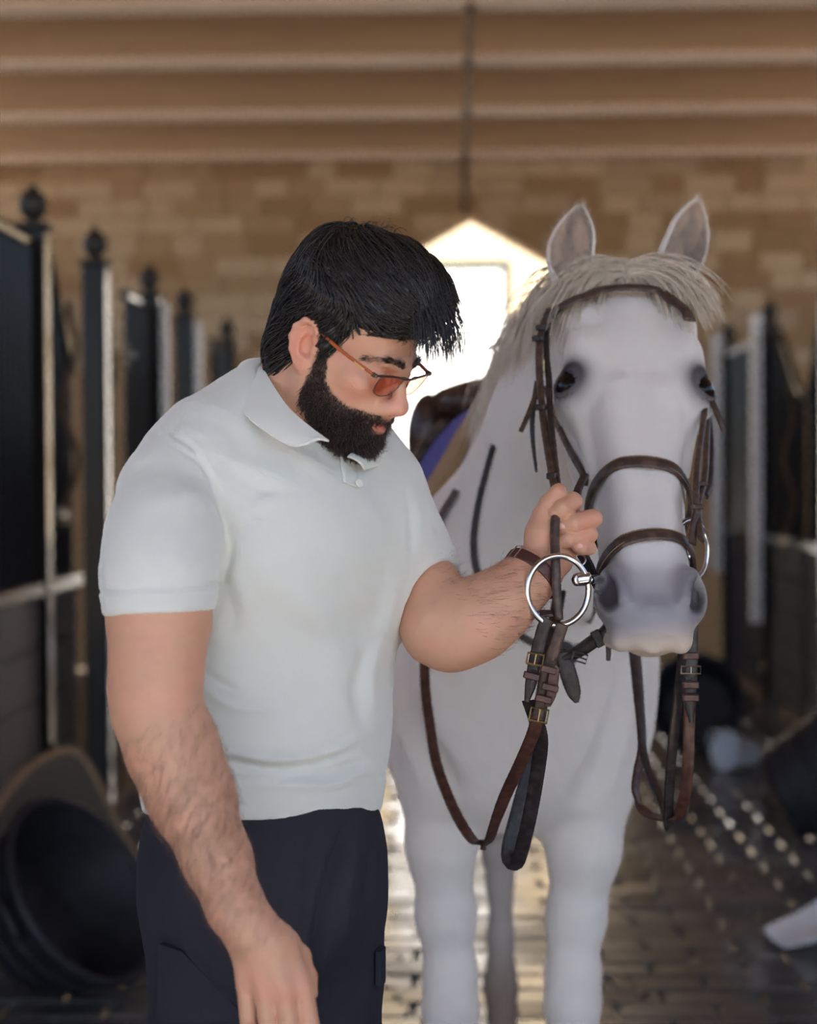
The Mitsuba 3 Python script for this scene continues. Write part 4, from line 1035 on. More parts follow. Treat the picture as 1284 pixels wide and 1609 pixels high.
# eyes' lids
EYES = []
for s in (-1, 1):
    c = G(.314, s * .0905, -.026); EYES.append(c)
    e = unit(xl * s * .66 + xn * .75 - xa * .04); uu = unit(-xa - e * (-xa @ e)); ww = np.cross(uu, e)
    K.ball(c - e * .0250, .045, .025); K.ball(c, .0280, .002, '-')
    ring, rad = [], []
    for a in np.linspace(0, 2 * math.pi, 19):
        w_, u_ = .0246 * math.cos(a), .0222 * math.sin(a) + .0012 * math.cos(a) * s
        ring.append(c + ww * w_ + uu * u_ + e * math.sqrt(max(.0284**2 - w_**2 - u_**2, 1e-6))); rad.append(.0036 if 0 < a < math.pi else .0026)
    K.chain(list(zip(ring, rad)), k=.004)
K0 = Solid(); K0.p = list(K.p)
# ears: leaves with a hollow that looks forward
def ear(base, tip, side, wmax, face, d):
    b, t = base, tip; L = np.linalg.norm(t - b); a = unit(t - b); f = unit(face - a * (face @ a)); w = np.cross(a, f)
    A = np.stack([w, f, a]).astype(np.float32); b32 = b.astype(np.float32)
    us = np.linspace(0, 1, 60); tw = PchipInterpolator([0, .15, .38, .6, .8, .92, 1], np.array([.60, .82, 1.0, .92, .62, .30, .04]))(us).astype(np.float32) * wmax
    cx = (np.interp(us, [0, .5, 1], [0, .10 * side, -.10 * side]) * wmax).astype(np.float32)
    def co(X, Y, Z):
        x, y, z = X - b32[0], Y - b32[1], Z - b32[2]
        return [x * A[i, 0] + y * A[i, 1] + z * A[i, 2] for i in range(3)]
    def outer(X, Y, Z):
        x, y, z = co(X, Y, Z); u = np.clip(z / L, 0, 1); ww = np.interp(u * 59, np.arange(60), tw).astype(np.float32); c = np.interp(u * 59, np.arange(60), cx).astype(np.float32)
        r = np.sqrt(((x - c) / ww)**2 + ((y + .15 * ww) / (ww * .80))**2); dd = (r - 1) * ww * .85; o = z - u * L
        return np.sqrt(np.maximum(dd, 0)**2 + o**2) + np.minimum(dd, 0)
    def inner(X, Y, Z):
        x, y, z = co(X, Y, Z); u = np.clip(z / L, .10, .985); ww = np.interp(u * 59, np.arange(60), tw).astype(np.float32); c = np.interp(u * 59, np.arange(60), cx).astype(np.float32)
        wi = np.maximum(ww - .0055, .001); op = np.interp(u, [.1, .25, .5, 1], [.55, .95, 1, 1])
        r = np.sqrt(((x - c) / (wi * op))**2 + ((y - .34 * ww) / (wi * .95))**2); dd = (r - 1) * wi * .85; o = z - u * L
        return np.sqrt(np.maximum(dd, 0)**2 + o**2) + np.minimum(dd, 0)
    m = wmax * 1.6
    K.add(outer, np.minimum(b, t) - m, np.maximum(b, t) + m, .018); K.add(inner, np.minimum(b, t) - m, np.maximum(b, t) + m, .005, '-')
    return inner, (np.minimum(b, t) - m, np.maximum(b, t) + m)
EAR = []
EAR.append(ear(at(893, 458, 2.86), at(910, 317, 2.86), -1, .0385, -CW + CR * -.05 + CU * .1, 2.86))
EAR.append(ear(at(1052, 452, 2.90), at(1103, 309, 2.91), 1, .0385, -CW + CR * .28 + CU * .1, 2.9))
# neck, trunk
def px(x, y, d): return at(x, y, d)
fl = lambda s: (CR, s)
K.cone(px(955, 520, 2.97), px(900, 660, 3.10), .105, .125, .05); K.cone(px(900, 660, 3.10), px(835, 850, 3.22), .130, .175, .06)
K.cone(px(928, 545, 3.03), px(855, 640, 3.30), .085, .095, .05); K.cone(px(855, 640, 3.30), px(812, 745, 3.60), .095, .12, .06)
K.ball(px(812, 960, 3.32), (.215, .26, .26), .08)
K.ball(px(806, 1140, 3.25), (.195, .20, .20), .07)
for x, s in ((728, -1), (886, 1)): K.ball(px(x, 1130, 3.17), (.118, .13, .18), .06)
for x, s in ((672, -1), (945, 1)): K.ball(px(x, 1060, 3.38), (.105, .20, .24), .06)
K.ball(px(800, 930, 3.95), (.285, .72, .325), .10)
K.ball(px(800, 880, 3.75), (.20, .36, .30), .10)
K.ball(px(785, 900, 4.65), (.285, .38, .32), .10)
K.ball(px(800, 1060, 3.75), (.24, .5, .24), .08)
# forelegs
def leg(pts, k=.03): K.chain([(at(x, y, d), r * d / F) for x, y, d, r in pts], k)
leg([(690, 1130, 3.24, 68), (692, 1230, 3.18, 61), (694, 1330, 3.17, 50), (701, 1440, 3.19, 42), (706, 1510, 3.20, 38)], .035)
leg([(938, 1130, 3.25, 68), (928, 1230, 3.19, 64), (918, 1330, 3.18, 53), (906, 1440, 3.20, 42), (899, 1510, 3.20, 36)], .035)
def lower(x0, y0, d, z_k, mul=1.0, dx=0.0):
    """Knee, cannon, fetlock, pastern below a foreleg; heights in metres."""
    a = at(x0, y0, d); X, Yd = a[0], a[1]; p = lambda dx_, dy, z, r: (V(X + dx_, Yd + dy, z), r * mul)
    K.chain([p(0, 0, a[2], .043), p(0, -.006, z_k + .05, .046), p(.0, -.012, z_k, .0475), p(.0, -.006, z_k - .06, .042), p(dx * .3, 0, z_k - .10, .031), p(dx * .5, .004, .25, .028), p(dx * .8, .004, .19, .032), p(dx, .002, .16, .037), p(dx, -.022, .10, .030), p(dx, -.045, .062, .036)], .02)
    return V(X + dx, Yd - .055, 0)
HOOF = [lower(707, 1510, 3.20, .485), lower(899, 1510, 3.20, .485)]
# hind legs
def hind(cx, d, sx):
    X, Yd, _ = at(cx, 1400, d); ob = at(742 + sx * 125, 1000, d)[0]
    p = lambda x, dy, z, r: (V(x, Yd + dy, z), r)
    K.chain([p(ob, -.02, 1.10, .15), p(ob * .6 + X * .4, -.14, .90, .125), p(X * .7 + ob * .3, -.02, .70, .078), p(X, .10, .565, .052), p(X, .13, .53, .050)], .05)
    K.chain([p(X, .13, .535, .046), p(X, .105, .47, .044), p(X, .085, .40, .034), p(X, .05, .28, .030), p(X, .03, .19, .033), p(X, .015, .15, .040), p(X, -.02, .095, .033), p(X, -.045, .06, .040)], .02)
    HOOF.append(V(X, Yd - .055, 0))
hind(787, 4.45, 1); hind(698, 4.72, -1)
# chest furrow, folds by the shoulder and behind the forearms
K.cone(px(806, 1040, 2.985), px(806, 1260, 3.03), .008, .012, .05, '-')
K.cone(px(800, 1345, 3.2), px(800, 1330, 3.6), .02, .05, .05, '-')
for path in (((618, 1010), (628, 1090), (655, 1165), (700, 1235)), ((992, 1040), (980, 1120), (958, 1190), (925, 1250))):
    q = [on_solid(K, x, y, 2.7, 3.9) for x, y in path]; q = [x[0] + x[1] * .002 for x in q if x is not None]
    if len(q) > 1: K.chain([(p, .011) for p in spline(np.array(q), 9)], k=.045, op='-')
def cutw(lo, hi, h): return K.mesh(np.asarray(lo), np.asarray(hi), h)
hl_, hh_ = around([G(t, y, n) for t in (-.02, 1.1) for y in (-.13, .13) for n in (-.30, .06)] + [at(850, 300, 2.9), at(1130, 300, 2.95)], .012)
hl_[1] = 2.20; hh_[1] = 3.02
head_h = cutw(hl_, hh_, .0034)
bl_, bh_ = V(-.52, 2.2, .0), V(.62, 5.2, 1.98)
trunk_h = cutw(bl_, bh_, .0095)
ins = lambda c: ((c > hl_ + .012) & (c < hh_ - .012)).all(1)
trunk_h = cut_faces(trunk_h, ins)
horse_m = join([trunk_h, head_h]); hv = horse_m.vertices; hn = vnormals(horse_m)
hv = hv + hn * ((meshkit.fbm(hv * 9, 3, 6) - .5) * .010 * np.clip((hv[:, 1] - 2.95) / .2, 0, 1))[:, None]; horse_m.vertices = hv
q = Ginv(hv); hc = np.tile(np.array(srgb(214, 208, 203)), (len(hv), 1))
def hp(w, c):
    global hc
    hc = hc * (1 - np.clip(w, 0, 1)[:, None]) + np.array(c) * np.clip(w, 0, 1)[:, None]
f1 = meshkit.fbm(hv * 7, 3, 31); f2 = meshkit.fbm(hv * V(160, 160, 30), 2, 12)
hp((f1 - .5) * .8, srgb(205, 195, 186)); hp((f2 - .5) * .35, srgb(188, 184, 186))
def gb(c, r): return np.exp(-(((q - np.array(c)) / np.array(r))**2).sum(1))
inh = q[:, 0] > -.2
hp(.95 * smooth01(.74, .95, q[:, 0] + .03 * (f1 - .5)) * smooth01(.10, .05, np.abs(q[:, 1])) * (q[:, 0] < 1.3) * (q[:, 2] > -.3), srgb(132, 130, 139))
hp(.45 * gb((.75, 0, 0), (.12, .05, .04)), srgb(196, 190, 194))
for s in (-1, 1):
    hp(2.4 * gb((.314, s * .100, -.008), (.038, .026, .031)), srgb(12, 11, 13)); hp(.5 * gb((.335, s * .09, -.006), (.06, .03, .045)), srgb(120, 116, 122))
    hp(1.6 * gb((.915, s * .058, -.014), (.040, .018, .028)), srgb(40, 37, 42)); hp(.5 * gb((.88, s * .05, -.012), (.06, .02, .04)), srgb(112, 108, 116))
    hp(.35 * gb((.60, s * .045, 0), (.1, .02, .05)), srgb(180, 176, 180))
zl = at(1031, 990, 2.38)[2]; hp(.75 * smooth01(zl + .016, zl - .028, hv[:, 2] + .03 * (f1 - .5)) * (q[:, 0] > .82) * (q[:, 0] < 1.2) * (q[:, 2] > -.16), srgb(196, 178, 160))
for fn, (lo, hi) in EAR:
    m = ((hv > lo) & (hv < hi)).all(1); w = np.zeros(len(hv)); w[m] = smooth01(.004, -.001, fn(*(hv[m].T)))
    ft = meshkit.fbm(hv[m] * V(60, 60, 18), 3, 3); z = (hv[m][:, 2] - lo[2]) / (hi[2] - lo[2])
    c0 = np.array(srgb(162, 136, 118)); c1 = np.array(srgb(70, 56, 52)); mixw = np.clip((ft - .38) * 3.0, 0, 1)[:, None]
    hc[m] = hc[m] * (1 - w[m][:, None]) + (c0 * (1 - mixw) + c1 * mixw) * w[m][:, None]
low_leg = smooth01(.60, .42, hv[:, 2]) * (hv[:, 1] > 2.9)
hp(.35 * low_leg * np.clip(meshkit.fbm(hv * 18, 3, 8) * 2 - .5, 0, 1), srgb(150, 138, 134)); hp(.75 * smooth01(.85, .45, hv[:, 2]) * (hv[:, 1] > 4.1), srgb(138, 124, 116)); hp(.8 * smooth01(.30, .12, hv[:, 2]) * (hv[:, 1] > 4.0), srgb(110, 92, 80))  # hind legs painted darker, for dirt and for the shade they stand in
def coat(p, n, uv):
    return noise(p.x * 420, p.y * 420, p.z * 90) * .0005 + fbm(p.x * 30, p.y * 30, p.z * 30, octaves=2) * .002
mat('m_coat', VC, rough=.7, spec=.25, sheen=.25, bump=proc(coat, eps=8e-4))
horse = thing('horse', 'white horse in a leather bridle standing in the stable aisle beside the man', 'horse')
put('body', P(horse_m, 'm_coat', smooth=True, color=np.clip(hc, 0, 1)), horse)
mat('m_eye', srgb(7, 6, 10), rough=.08, spec=.3); mat('m_hoof', srgb(92, 80, 70), rough=.5)
for c in EYES: put('eye', P(trimesh.creation.icosphere(4, .0280).apply_translation(c), 'm_eye', smooth=True), horse, label='glossy dark eye')
for c in HOOF:
    pr = [(0, 0), (.064, 0), (.062, .012), (.050, .062), (.043, .074), (0, .078)]
    m = lathe(pr, 22); m.vertices[:, 1] -= m.vertices[:, 2] * -.18; m.apply_translation(c); put('hoof', P(m, 'm_hoof', smooth=40), horse)

# mane, forelock, tail
mat('m_mane', VC, rough=.5, spec=.4)
def hairy(name, m, base, parent, seed, spread=(.62, 1.10), block=36, **k):
    g = np.random.default_rng(seed); t = np.repeat(g.uniform(*spread, len(m.vertices) // block + 1), block)[:len(m.vertices)]
    put(name, P(m, 'm_mane', smooth=True, color=np.clip(np.array(srgb(*base))[None] * t[:, None], 0, 1)), parent, **k)
def locks(roots, lens, dirs, seed, n_seg=12, curl=.10, r0=(.0012, .0026), hug=None, grav=.22):
    g = np.random.default_rng(seed); p = roots.copy(); v = dirs / np.linalg.norm(dirs, axis=1, keepdims=True); out = [p]; st = (lens / n_seg)[:, None]
    lk = np.floor(roots * 40); wob = np.stack([meshkit.noise(lk + .5, 70 + j) - .5 for j in range(3)], 1) * curl * 2
    for k in range(n_seg):
        v = v + V(0, 0, -grav) + wob * .5 + g.normal(0, curl * .25, p.shape); v /= np.linalg.norm(v, axis=1, keepdims=True); p = p + v * st
        if hug is not None:
            sd = K.value(p); near = np.abs(sd) < .09; e = .004; E = np.eye(3) * e
            gr = np.stack([K.value(p + E[j]) - K.value(p - E[j]) for j in range(3)], 1); gr /= np.linalg.norm(gr, axis=1, keepdims=True) + 1e-9
            push = np.where(near, np.clip(hug - sd, -.006, .03), 0)  # keeps to the skin; p = p + gr * push[:, None]
        out.append(p)
    return strands(np.stack(out, 1), g.uniform(*r0, len(roots)), .0003)
crest = np.array([at(912, 436, 2.92), at(880, 476, 3.02), at(850, 530, 3.15), at(826, 588, 3.30), at(806, 640, 3.45), at(792, 680, 3.60)])
n = 1500; u = rng.random(n)**1.1 * .88; cr = spline(crest, 200)[(u * 199).astype(int)]
roots = cr + rng.normal(0, .012, (n, 3)) + V(0, 0, .0)
dirs = CR * rng.uniform(-.65, -.2, n)[:, None] + V(0, -.35, .18) * rng.uniform(.2, 1, n)[:, None] + rng.normal(0, .12, (n, 3))
lens = np.interp(u, [0, .25, .6, 1], [.12, .155, .14, .07]) * rng.uniform(.7, 1.1, n)
hairy('mane', locks(roots, lens, dirs, 5, n_seg=14, hug=.014, grav=.20, curl=.06, r0=(.0010, .0020)), (216, 202, 186), horse, 1, block=45, label='long pale mane falling to the left')
fk = []
for n, y0, y1, sx, ax_, l0, l1, hug, sd in ((200, -.034, .004, -1.0, .16, .10, .175, (.004, .022), 61), (240, -.004, .036, 1.0, .12, .10, .165, (.004, .022), 62), (60, -.02, .03, 0.2, .9, .020, .045, (.004, .008), 63),
        (80, -.050, -.020, -.65, 1.0, .14, .22, (.027, .030), 64), (100, .022, .050, .45, 1.0, .12, .18, (.027, .030), 65)):
    roots = np.stack([G(t, y, nn_) for t, y, nn_ in zip(rng.uniform(-.10, -.035, n), rng.uniform(y0, y1, n), rng.uniform(-.012, .0, n))])
    dirs = xl[None] * (sx * rng.uniform(.7, 1.2, n))[:, None] + xn * rng.uniform(.25, .6, n)[:, None] + xa * (ax_ * rng.uniform(.5, 1.3, n))[:, None] + rng.normal(0, .10, (n, 3))
    fk.append(locks(roots, rng.uniform(l0, l1, n), dirs, sd, n_seg=11, hug=np.where(rng.random(n) < .5, *hug), grav=.15, curl=.09, r0=(.0007, .0015)))
hairy('forelock', join(fk), (216, 202, 184), horse, 2, label='pale forelock parted over the browband')
n = 500; tb = at(770, 790, 5.05); roots = tb + rng.normal(0, .018, (n, 3)); dirs = V(0, .6, -.4) + rng.normal(0, .12, (n, 3))
hairy('tail', locks(roots, rng.uniform(.5, .85, n), dirs, 8, n_seg=12, curl=.04, r0=(.0015, .003), grav=.35), (196, 186, 172), horse, 3, block=39, label='pale tail')
# fine hair that edges the ears
er = []
for fn, (lo, hi) in EAR:
    m = np.where(((hv > lo) & (hv < hi)).all(1))[0]; sd = fn(*(hv[m].T)); m = m[(np.abs(sd - .002) < .0035) & (hv[m][:, 2] > lo[2] + .10)]
    m = rng.choice(m, min(700, len(m)), replace=False); d = hn[m] * .6 + CU * .35 + rng.normal(0, .3, (len(m), 3)) - CW * .3; d /= np.linalg.norm(d, axis=1, keepdims=True)
    L = rng.uniform(.004, .010, len(m))[:, None]; er.append(np.stack([hv[m] + d * L * t + CU * L * .3 * t * t for t in (0, .4, .75, 1)], 1))
hairy('ear_hair', strands(np.concatenate(er), .00022, .0001), (216, 206, 196), horse, 4, block=12, label='fine pale hair edging the ears', kind='stuff')
# ------------------------------------------------------------------ bridle, bit, reins, martingale, saddle
rng = np.random.default_rng(77)
def leather(c0, c1):
    a, b = srgb(*c0), srgb(*c1)
    return lambda p, n, uv: mix(mi.Color3f(*a), mi.Color3f(*b), smoothstep(.35, .75, fbm(p.x * 90, p.y * 90, p.z * 90, octaves=3)))
leb = proc(lambda p, n, uv: noise(p.x * 700, p.y * 700, p.z * 700) * .0004 + fbm(p.x * 120, p.y * 120, p.z * 120, octaves=2) * .0006, eps=5e-4)
mat('m_leather', proc(leather((56, 43, 39), (80, 62, 54))), rough=.42, spec=.45, bump=leb)
mat('m_leather_dark', proc(leather((34, 28, 29), (52, 43, 43))), rough=.4, spec=.45, bump=leb)
mat('m_leather_red', proc(leather((62, 38, 32), (80, 50, 41))), rough=.42, spec=.45, bump=leb)
mat('m_stitch', srgb(150, 126, 98), rough=.8)
mat('m_bit', srgb(205, 205, 208), rough=.13, metal=1.0)
mat('m_buckle', srgb(176, 158, 112), rough=.25, metal=.9)
def hk(x, y, lift=0.0, n=2.1, f=3.6):
    h = on_solid(K, x, y, n, f, lift)
    return h
def surf(pts, width, th=.004, n=40, lift=.001, bulge=0.0, m='m_leather'):
    """A strap that lies on the horse along the pixels given."""
    q = [on_solid(K0, *p, 2.1, 3.6) or hk(*p) for p in pts]; q = [x for x in q if x is not None]
    return strap([a for a, _ in q], [b for _, b in q], width, th, n=n, lift=lift, bulge=bulge)
def ring_on(c, e1, e2, a0=0, a1=360, n=48, rmax=.22):
    out = []
    for a in np.radians(np.linspace(a0, a1, n, endpoint=(a1 - a0) < 359)):
        d = unit(e1 * math.cos(a) + e2 * math.sin(a)); ts = np.linspace(rmax, .01, 140); v = K0.value(c + d * ts[:, None])
        out.append((ts[int(np.argmax(v < 0))] if (v < 0).any() else np.nan, d))
    r = np.array([o[0] for o in out]); r = np.where(np.isnan(r), np.nanmedian(r), r)
    for _ in range(14):                                     # leather does not follow hollows
        m = (np.roll(r, 1) + np.roll(r, -1)) / 2
        if a1 - a0 < 359: m[0], m[-1] = r[0], r[-1]
        r = np.maximum(r, m)
    return [(c + d * x, d) for x, (_, d) in zip(r, out)]
def buckle(c, along, face, w, l, r=.0012, m='m_buckle'):
    al, fc = unit(along), unit(face); fc = unit(fc - al * (fc @ al)); ac = np.cross(al, fc); M = frame(c, ac, al, fc)
    b = [(-w / 2, -l / 2, 0), (w / 2, -l / 2, 0), (w / 2, l / 2, 0), (-w / 2, l / 2, 0), (-w / 2, -l / 2, 0)]
    f = tube(trimesh.transform_points(np.array(b, float), M), r, sides=6)
    t = tube(trimesh.transform_points(np.array([(0, -l / 2, 0), (0, l / 2, r)], float), M), r * .8, sides=6, n=3)
    return join([f, t])
def keeper(c, along, face, w, h=.007, th=.006):
    al, fc = unit(along), unit(face); fc = unit(fc - al * (fc @ al)); ac = np.cross(al, fc)
    return bevel_box((-w / 2 - .0015, -h / 2, -.001), (w / 2 + .0015, h / 2, th), .0012).apply_transform(frame(c, ac, al, fc))
br = thing('bridle', 'brown leather bridle with steel ring bit on the white horse head', 'bridle')
# nosebands: rings round the nose
def ringband(t0, n0, tilt_n, tilt_y, width, name, lab, bulge=.35):
    c = G(t0, 0, n0); e1 = unit(xl + xa * tilt_y); e2 = unit(xn + xa * tilt_n)
    r = ring_on(c, e1, e2)
    k = put(name, P(strap([p for p, _ in r], [q for _, q in r], width, .0045, n=110, closed=True, lift=.0012, bulge=bulge), 'm_leather', smooth=40), br, label=lab)
    for s in (-1, 1):
        put('stitching', P(strap([p + unit(np.cross(q, [0, 0, 1])) * 0 + xa * s * width * .30 for p, q in r], [q for _, q in r], .0010, .0012, n=110, closed=True, lift=.0052), 'm_stitch'), k)
    return r
tn = float(Ginv(hk(1008, 735)[0])[0]); tf = float(Ginv(hk(1002, 850)[0])[0])
RN = ringband(tn, -.07, -.05, .05, .0235, 'noseband', 'upper padded noseband')
RF = ringband(tf, -.055, -.10, -.14, .0225, 'lower_noseband', 'lower noseband across the nose')
# browband under the forelock, headpiece behind the ears
put('browband', P(surf([(862, 524), (872, 510), (895, 495), (920, 483), (945, 475), (985, 470), (1022, 473), (1050, 485), (1070, 503), (1079, 522)], .0195, .005, 50, .018, .4), 'm_leather', smooth=40), br)
hr = ring_on(G(.02, 0, -.10), xl, unit(xn * .45 - xa * .9), 10, 170, 26, .16)
put('headpiece', P(strap([p for p, _ in hr], [q for _, q in hr], .026, .005, n=40, lift=.012), 'm_leather_dark', smooth=40), br)
# cheek straps, seen at the left of the head
def free(pts, width, th=.004, n=40, face=None, bulge=0.0):
    q = np.array([at(*p) for p in pts]); nn = np.tile(-CW if face is None else face, (len(q), 1)) if np.ndim(face) < 2 else face
    return strap(q, nn, width, th, n=n, bulge=bulge)
fL = -CW + CR * -.7
put('cheek_strap', P(free([(864, 488, 2.80), (852, 520, 2.775), (848, 560, 2.745), (851, 620, 2.70), (858, 680, 2.63), (868, 740, 2.53), (877, 790, 2.435)], .0125, .0045, 50, fL, .5), 'm_leather', smooth=40), br)
put('cheek_strap', P(free([(860, 505, 2.80), (860, 560, 2.75), (864, 600, 2.72), (866, 650, 2.66), (873, 720, 2.56), (881, 785, 2.45)], .011, .0045, 50, fL, .5), 'm_leather_dark', smooth=40), br)
diag = [(862, 606), (868, 640), (884, 675), (902, 712), (919, 742), (926, 758)]
put('diagonal_strap', P(surf(diag, .0135, .0045, 30, .002, .5), 'm_leather', smooth=40), br)
diagR = [(1104, 640), (1098, 690), (1090, 745)]
put('diagonal_strap', P(free([(1110, 620, 2.72), (1101, 680, 2.64), (1094, 740, 2.56), (1092, 795, 2.50)], .012, .0045, 30, -CW + CR * .7, .4), 'm_leather', smooth=40), br)
put('cheek_strap', P(free([(1082, 505, 2.86), (1096, 560, 2.82), (1110, 620, 2.75), (1109, 690, 2.67), (1106, 750, 2.58), (1096, 800, 2.50), (1100, 850, 2.45)], .0125, .0045, 50, -CW + CR * .7, .4), 'm_leather', smooth=40), br)
put('cheek_strap', P(free([(1112, 640, 2.78), (1117, 700, 2.72), (1115, 760, 2.66), (1108, 780, 2.62)], .012, .004, 30, -CW + CR * .7, .4), 'm_leather_dark', smooth=40), br)
put('connecting_strap', P(free([(920, 748, 2.50), (908, 775, 2.478), (903, 805, 2.47), (908, 840, 2.46), (914, 870, 2.445)], .013, .0045, 30, fL), 'm_leather_dark', smooth=40), br)
put('connecting_strap', P(free([(1090, 775, 2.50), (1094, 800, 2.485), (1088, 830, 2.465), (1087, 856, 2.45)], .012, .0045, 24, -CW + CR * .5), 'm_leather', smooth=40), br)
put('strap_end', P(free([(851, 585, 2.735), (846, 612, 2.71), (834, 645, 2.69), (819, 679, 2.68)], [.009, .009, .0085, .007], .0042, 24, fL), 'm_leather', smooth=40), br)
put('strap_end', P(free([(845, 600, 2.75), (838, 650, 2.73), (838, 690, 2.72), (844, 742, 2.71)], [.009, .0085, .007, .003], .0038, 24, fL), 'm_leather_dark', smooth=40), br)
put('strap_end', P(free([(1106, 600, 2.72), (1117, 628, 2.695), (1128, 655, 2.68), (1137, 679, 2.675)], [.009, .0095, .009, .0075], .0042, 24, -CW + CR * .4), 'm_leather', smooth=40), br)
put('strap_end', P(free([(1076, 478, 2.86), (1082, 492, 2.855), (1081, 506, 2.85)], .012, .005, 12, -CW + CR * .6), 'm_leather_dark', smooth=40), br)
put('buckle', P(buckle(at(849, 576, 2.735), at(849, 560, 2.74) - at(849, 590, 2.735), fL, .013, .017, .0013), 'm_buckle', smooth=40), br, label='brass bridle buckle')
for x, y, d, w in ((854, 515, 2.775, .017), (848, 532, 2.762, .016), (866, 497, 2.79, .018), (852, 640, 2.675, .013), (870, 748, 2.51, .012)):
    put('keeper', P(keeper(at(x, y, d - .004), CU, fL, w, .009, .008), 'm_leather_dark'), br)
for x, y, d in ((1093, 796, 2.488), (1100, 760, 2.55)):
    put('keeper', P(keeper(at(x, y, d - .004), CU, -CW + CR * .5, .015, .007, .008), 'm_leather'), br)
# rolled cheek piece that runs through the ring, between palm and finger tips
rod = [(876, 786, 2.41), (873, 812, 2.384), (872, 845, 2.372), (873, 880, 2.357), (875, 930, 2.350), (878, 974, 2.348)]
put('rolled_cheek', P(tube([at(*p) for p in rod], .0062, n=36, sides=10), 'm_leather', smooth=True), br, label='rolled leather cheek piece')
# bit rings
def ringtube(c, x, y, R, r, n=60, sides=12):
    a = np.linspace(0, 2 * np.pi, n); p = c + R * (np.cos(a)[:, None] * x + np.sin(a)[:, None] * y)
    return tube(p, r, sides=sides, closed=True)
rc = at(877, 928, 2.345)
put('bit_ring', P(ringtube(rc, unit(CR + CW * .30), CU * 1.06, .0425, .0040), 'm_bit', smooth=True), br, label='shiny steel bit ring')
kn = at(917, 911, 2.358)
put('bit_joint', P(tube([kn - CR * .011 - CW * .002, kn - CR * .009, kn + CR * .007 + CU * .002, kn + CR * .010 + CU * .002], [.005, .0085, .0085, .005], n=12, sides=14), 'm_bit', smooth=40), br)
put('mouthpiece', P(tube([kn + CR * .008, at(935, 910, 2.42), at(955, 910, 2.47), at(1000, 905, 2.50), at(1060, 890, 2.52), at(1086, 872, 2.52)], .0065, n=30, sides=10), 'm_bit', smooth=True), br)
put('bit_ring', P(ringtube(at(1084, 866, 2.52), unit(CW * .7 + CR * .70), CU, .0425, .0040), 'm_bit', smooth=True), br, label='shiny steel bit ring')
put('chin_strap', P(free([(914, 868, 2.45), (926, 888, 2.46), (938, 915, 2.48), (955, 945, 2.51)], .016, .005, 20, fL), 'm_leather_dark', smooth=40), br)
put('chin_ring', P(ringtube(at(911, 880, 2.43), unit(CR + CU * .5), unit(CU - CR * .5 + CW * .6), .008, .0014, 24, 6), 'm_bit', smooth=True), br)
put('curb_strap', P(free([(962, 968, 2.53), (950, 992, 2.53), (932, 1008, 2.535), (908, 1024, 2.545), (884, 1034, 2.55)], [.012, .016, .020, .018, .016], .007, 30, None, .5), 'm_leather_dark', smooth=40), br)
put('strap_end', P(free([(884, 1026, 2.545), (893, 1058, 2.545), (902, 1088, 2.55), (906, 1103, 2.552)], [.020, .024, .020, .007], .005, 24), 'm_leather_dark', smooth=40), br)
put('strap_end', P(free([(960, 975, 2.54), (957, 1005, 2.54), (956, 1038, 2.54)], [.008, .009, .006], .004, 14), 'm_leather_dark', smooth=40), br)
put('buckle', P(buckle(at(911, 1033, 2.53), CR - CU * .3, -CW, .012, .02, .0015, 'm_bit'), 'm_bit', smooth=40), br)
put('keeper', P(keeper(at(939, 1003, 2.527), CR + CU * .5, -CW, .021, .013, .010), 'm_leather_dark'), br)

# reins
rn = thing('reins', 'long brown leather reins hanging in loops from the bit rings', 'reins')
fB = -CW
put('billet', P(free([(862, 972, 2.339), (855, 985, 2.341), (848, 1010, 2.347), (840, 1042, 2.355), (834, 1075, 2.361), (828, 1101, 2.365)], [.017, .0175, .0175, .0165, .015, .007], .0045, 30, fB, .2), 'm_leather_dark', smooth=40), rn)
put('billet_loop', P(free([(862, 970, 2.357), (858, 963, 2.349), (860, 970, 2.337)], .017, .004, 14, np.array([CW * -.2 + CU, CU, -CW])), 'm_leather_dark', smooth=40), rn)
put('billet', P(free([(884, 980, 2.341), (876, 1005, 2.345), (866, 1035, 2.353), (857, 1062, 2.359), (853, 1095, 2.365), (846, 1128, 2.371)], .0165, .0045, 30, fB, .3), 'm_leather', smooth=40), rn)
put('buckle', P(buckle(at(841, 1036, 2.342), at(845, 1010, 2.347) - at(836, 1060, 2.347), fB, .021, .014, .0016), 'm_buckle', smooth=40), rn, label='brass rein buckle')
put('buckle', P(buckle(at(847, 1124, 2.359), at(852, 1095, 2.347) - at(842, 1150, 2.347), fB, .023, .017, .0016), 'm_buckle', smooth=40), rn, label='brass rein buckle')
for x, y, d, w in ((835, 1062, 2.353, .018), (862, 1052, 2.347, .018), (864, 1080, 2.351, .019), (854, 1098, 2.355, .019)):
    put('keeper', P(keeper(at(x, y, d), CU + CR * .25, fB, w, .009, .008), 'm_leather_red'), rn)
put('end_tab', P(free([(872, 1048, 2.351), (869, 1066, 2.351), (866, 1090, 2.355), (861, 1108, 2.359)], [.013, .015, .014, .008], .005, 20, fB), 'm_leather_red', smooth=40), rn)
fR = unit(-CW + CR * .35)
nl_ = lambda x, y: hk(x, y, .006)
up1, up2, up3 = nl_(672, 960), nl_(690, 835), nl_(722, 772)
ptsA = [at(846, 1120, 2.373), at(838, 1152, 2.392), at(818, 1199, 2.44), at(796, 1246, 2.50), at(778, 1290, 2.55), at(766, 1322, 2.60), at(748, 1326, 2.66), at(724, 1293, 2.72), at(702, 1246, 2.78), at(685, 1196, 2.84), at(675, 1136, 2.92), at(668, 1078, 2.98), at(667, 1020, 3.03)] + [u[0] for u in (up1, up2, up3) if u]
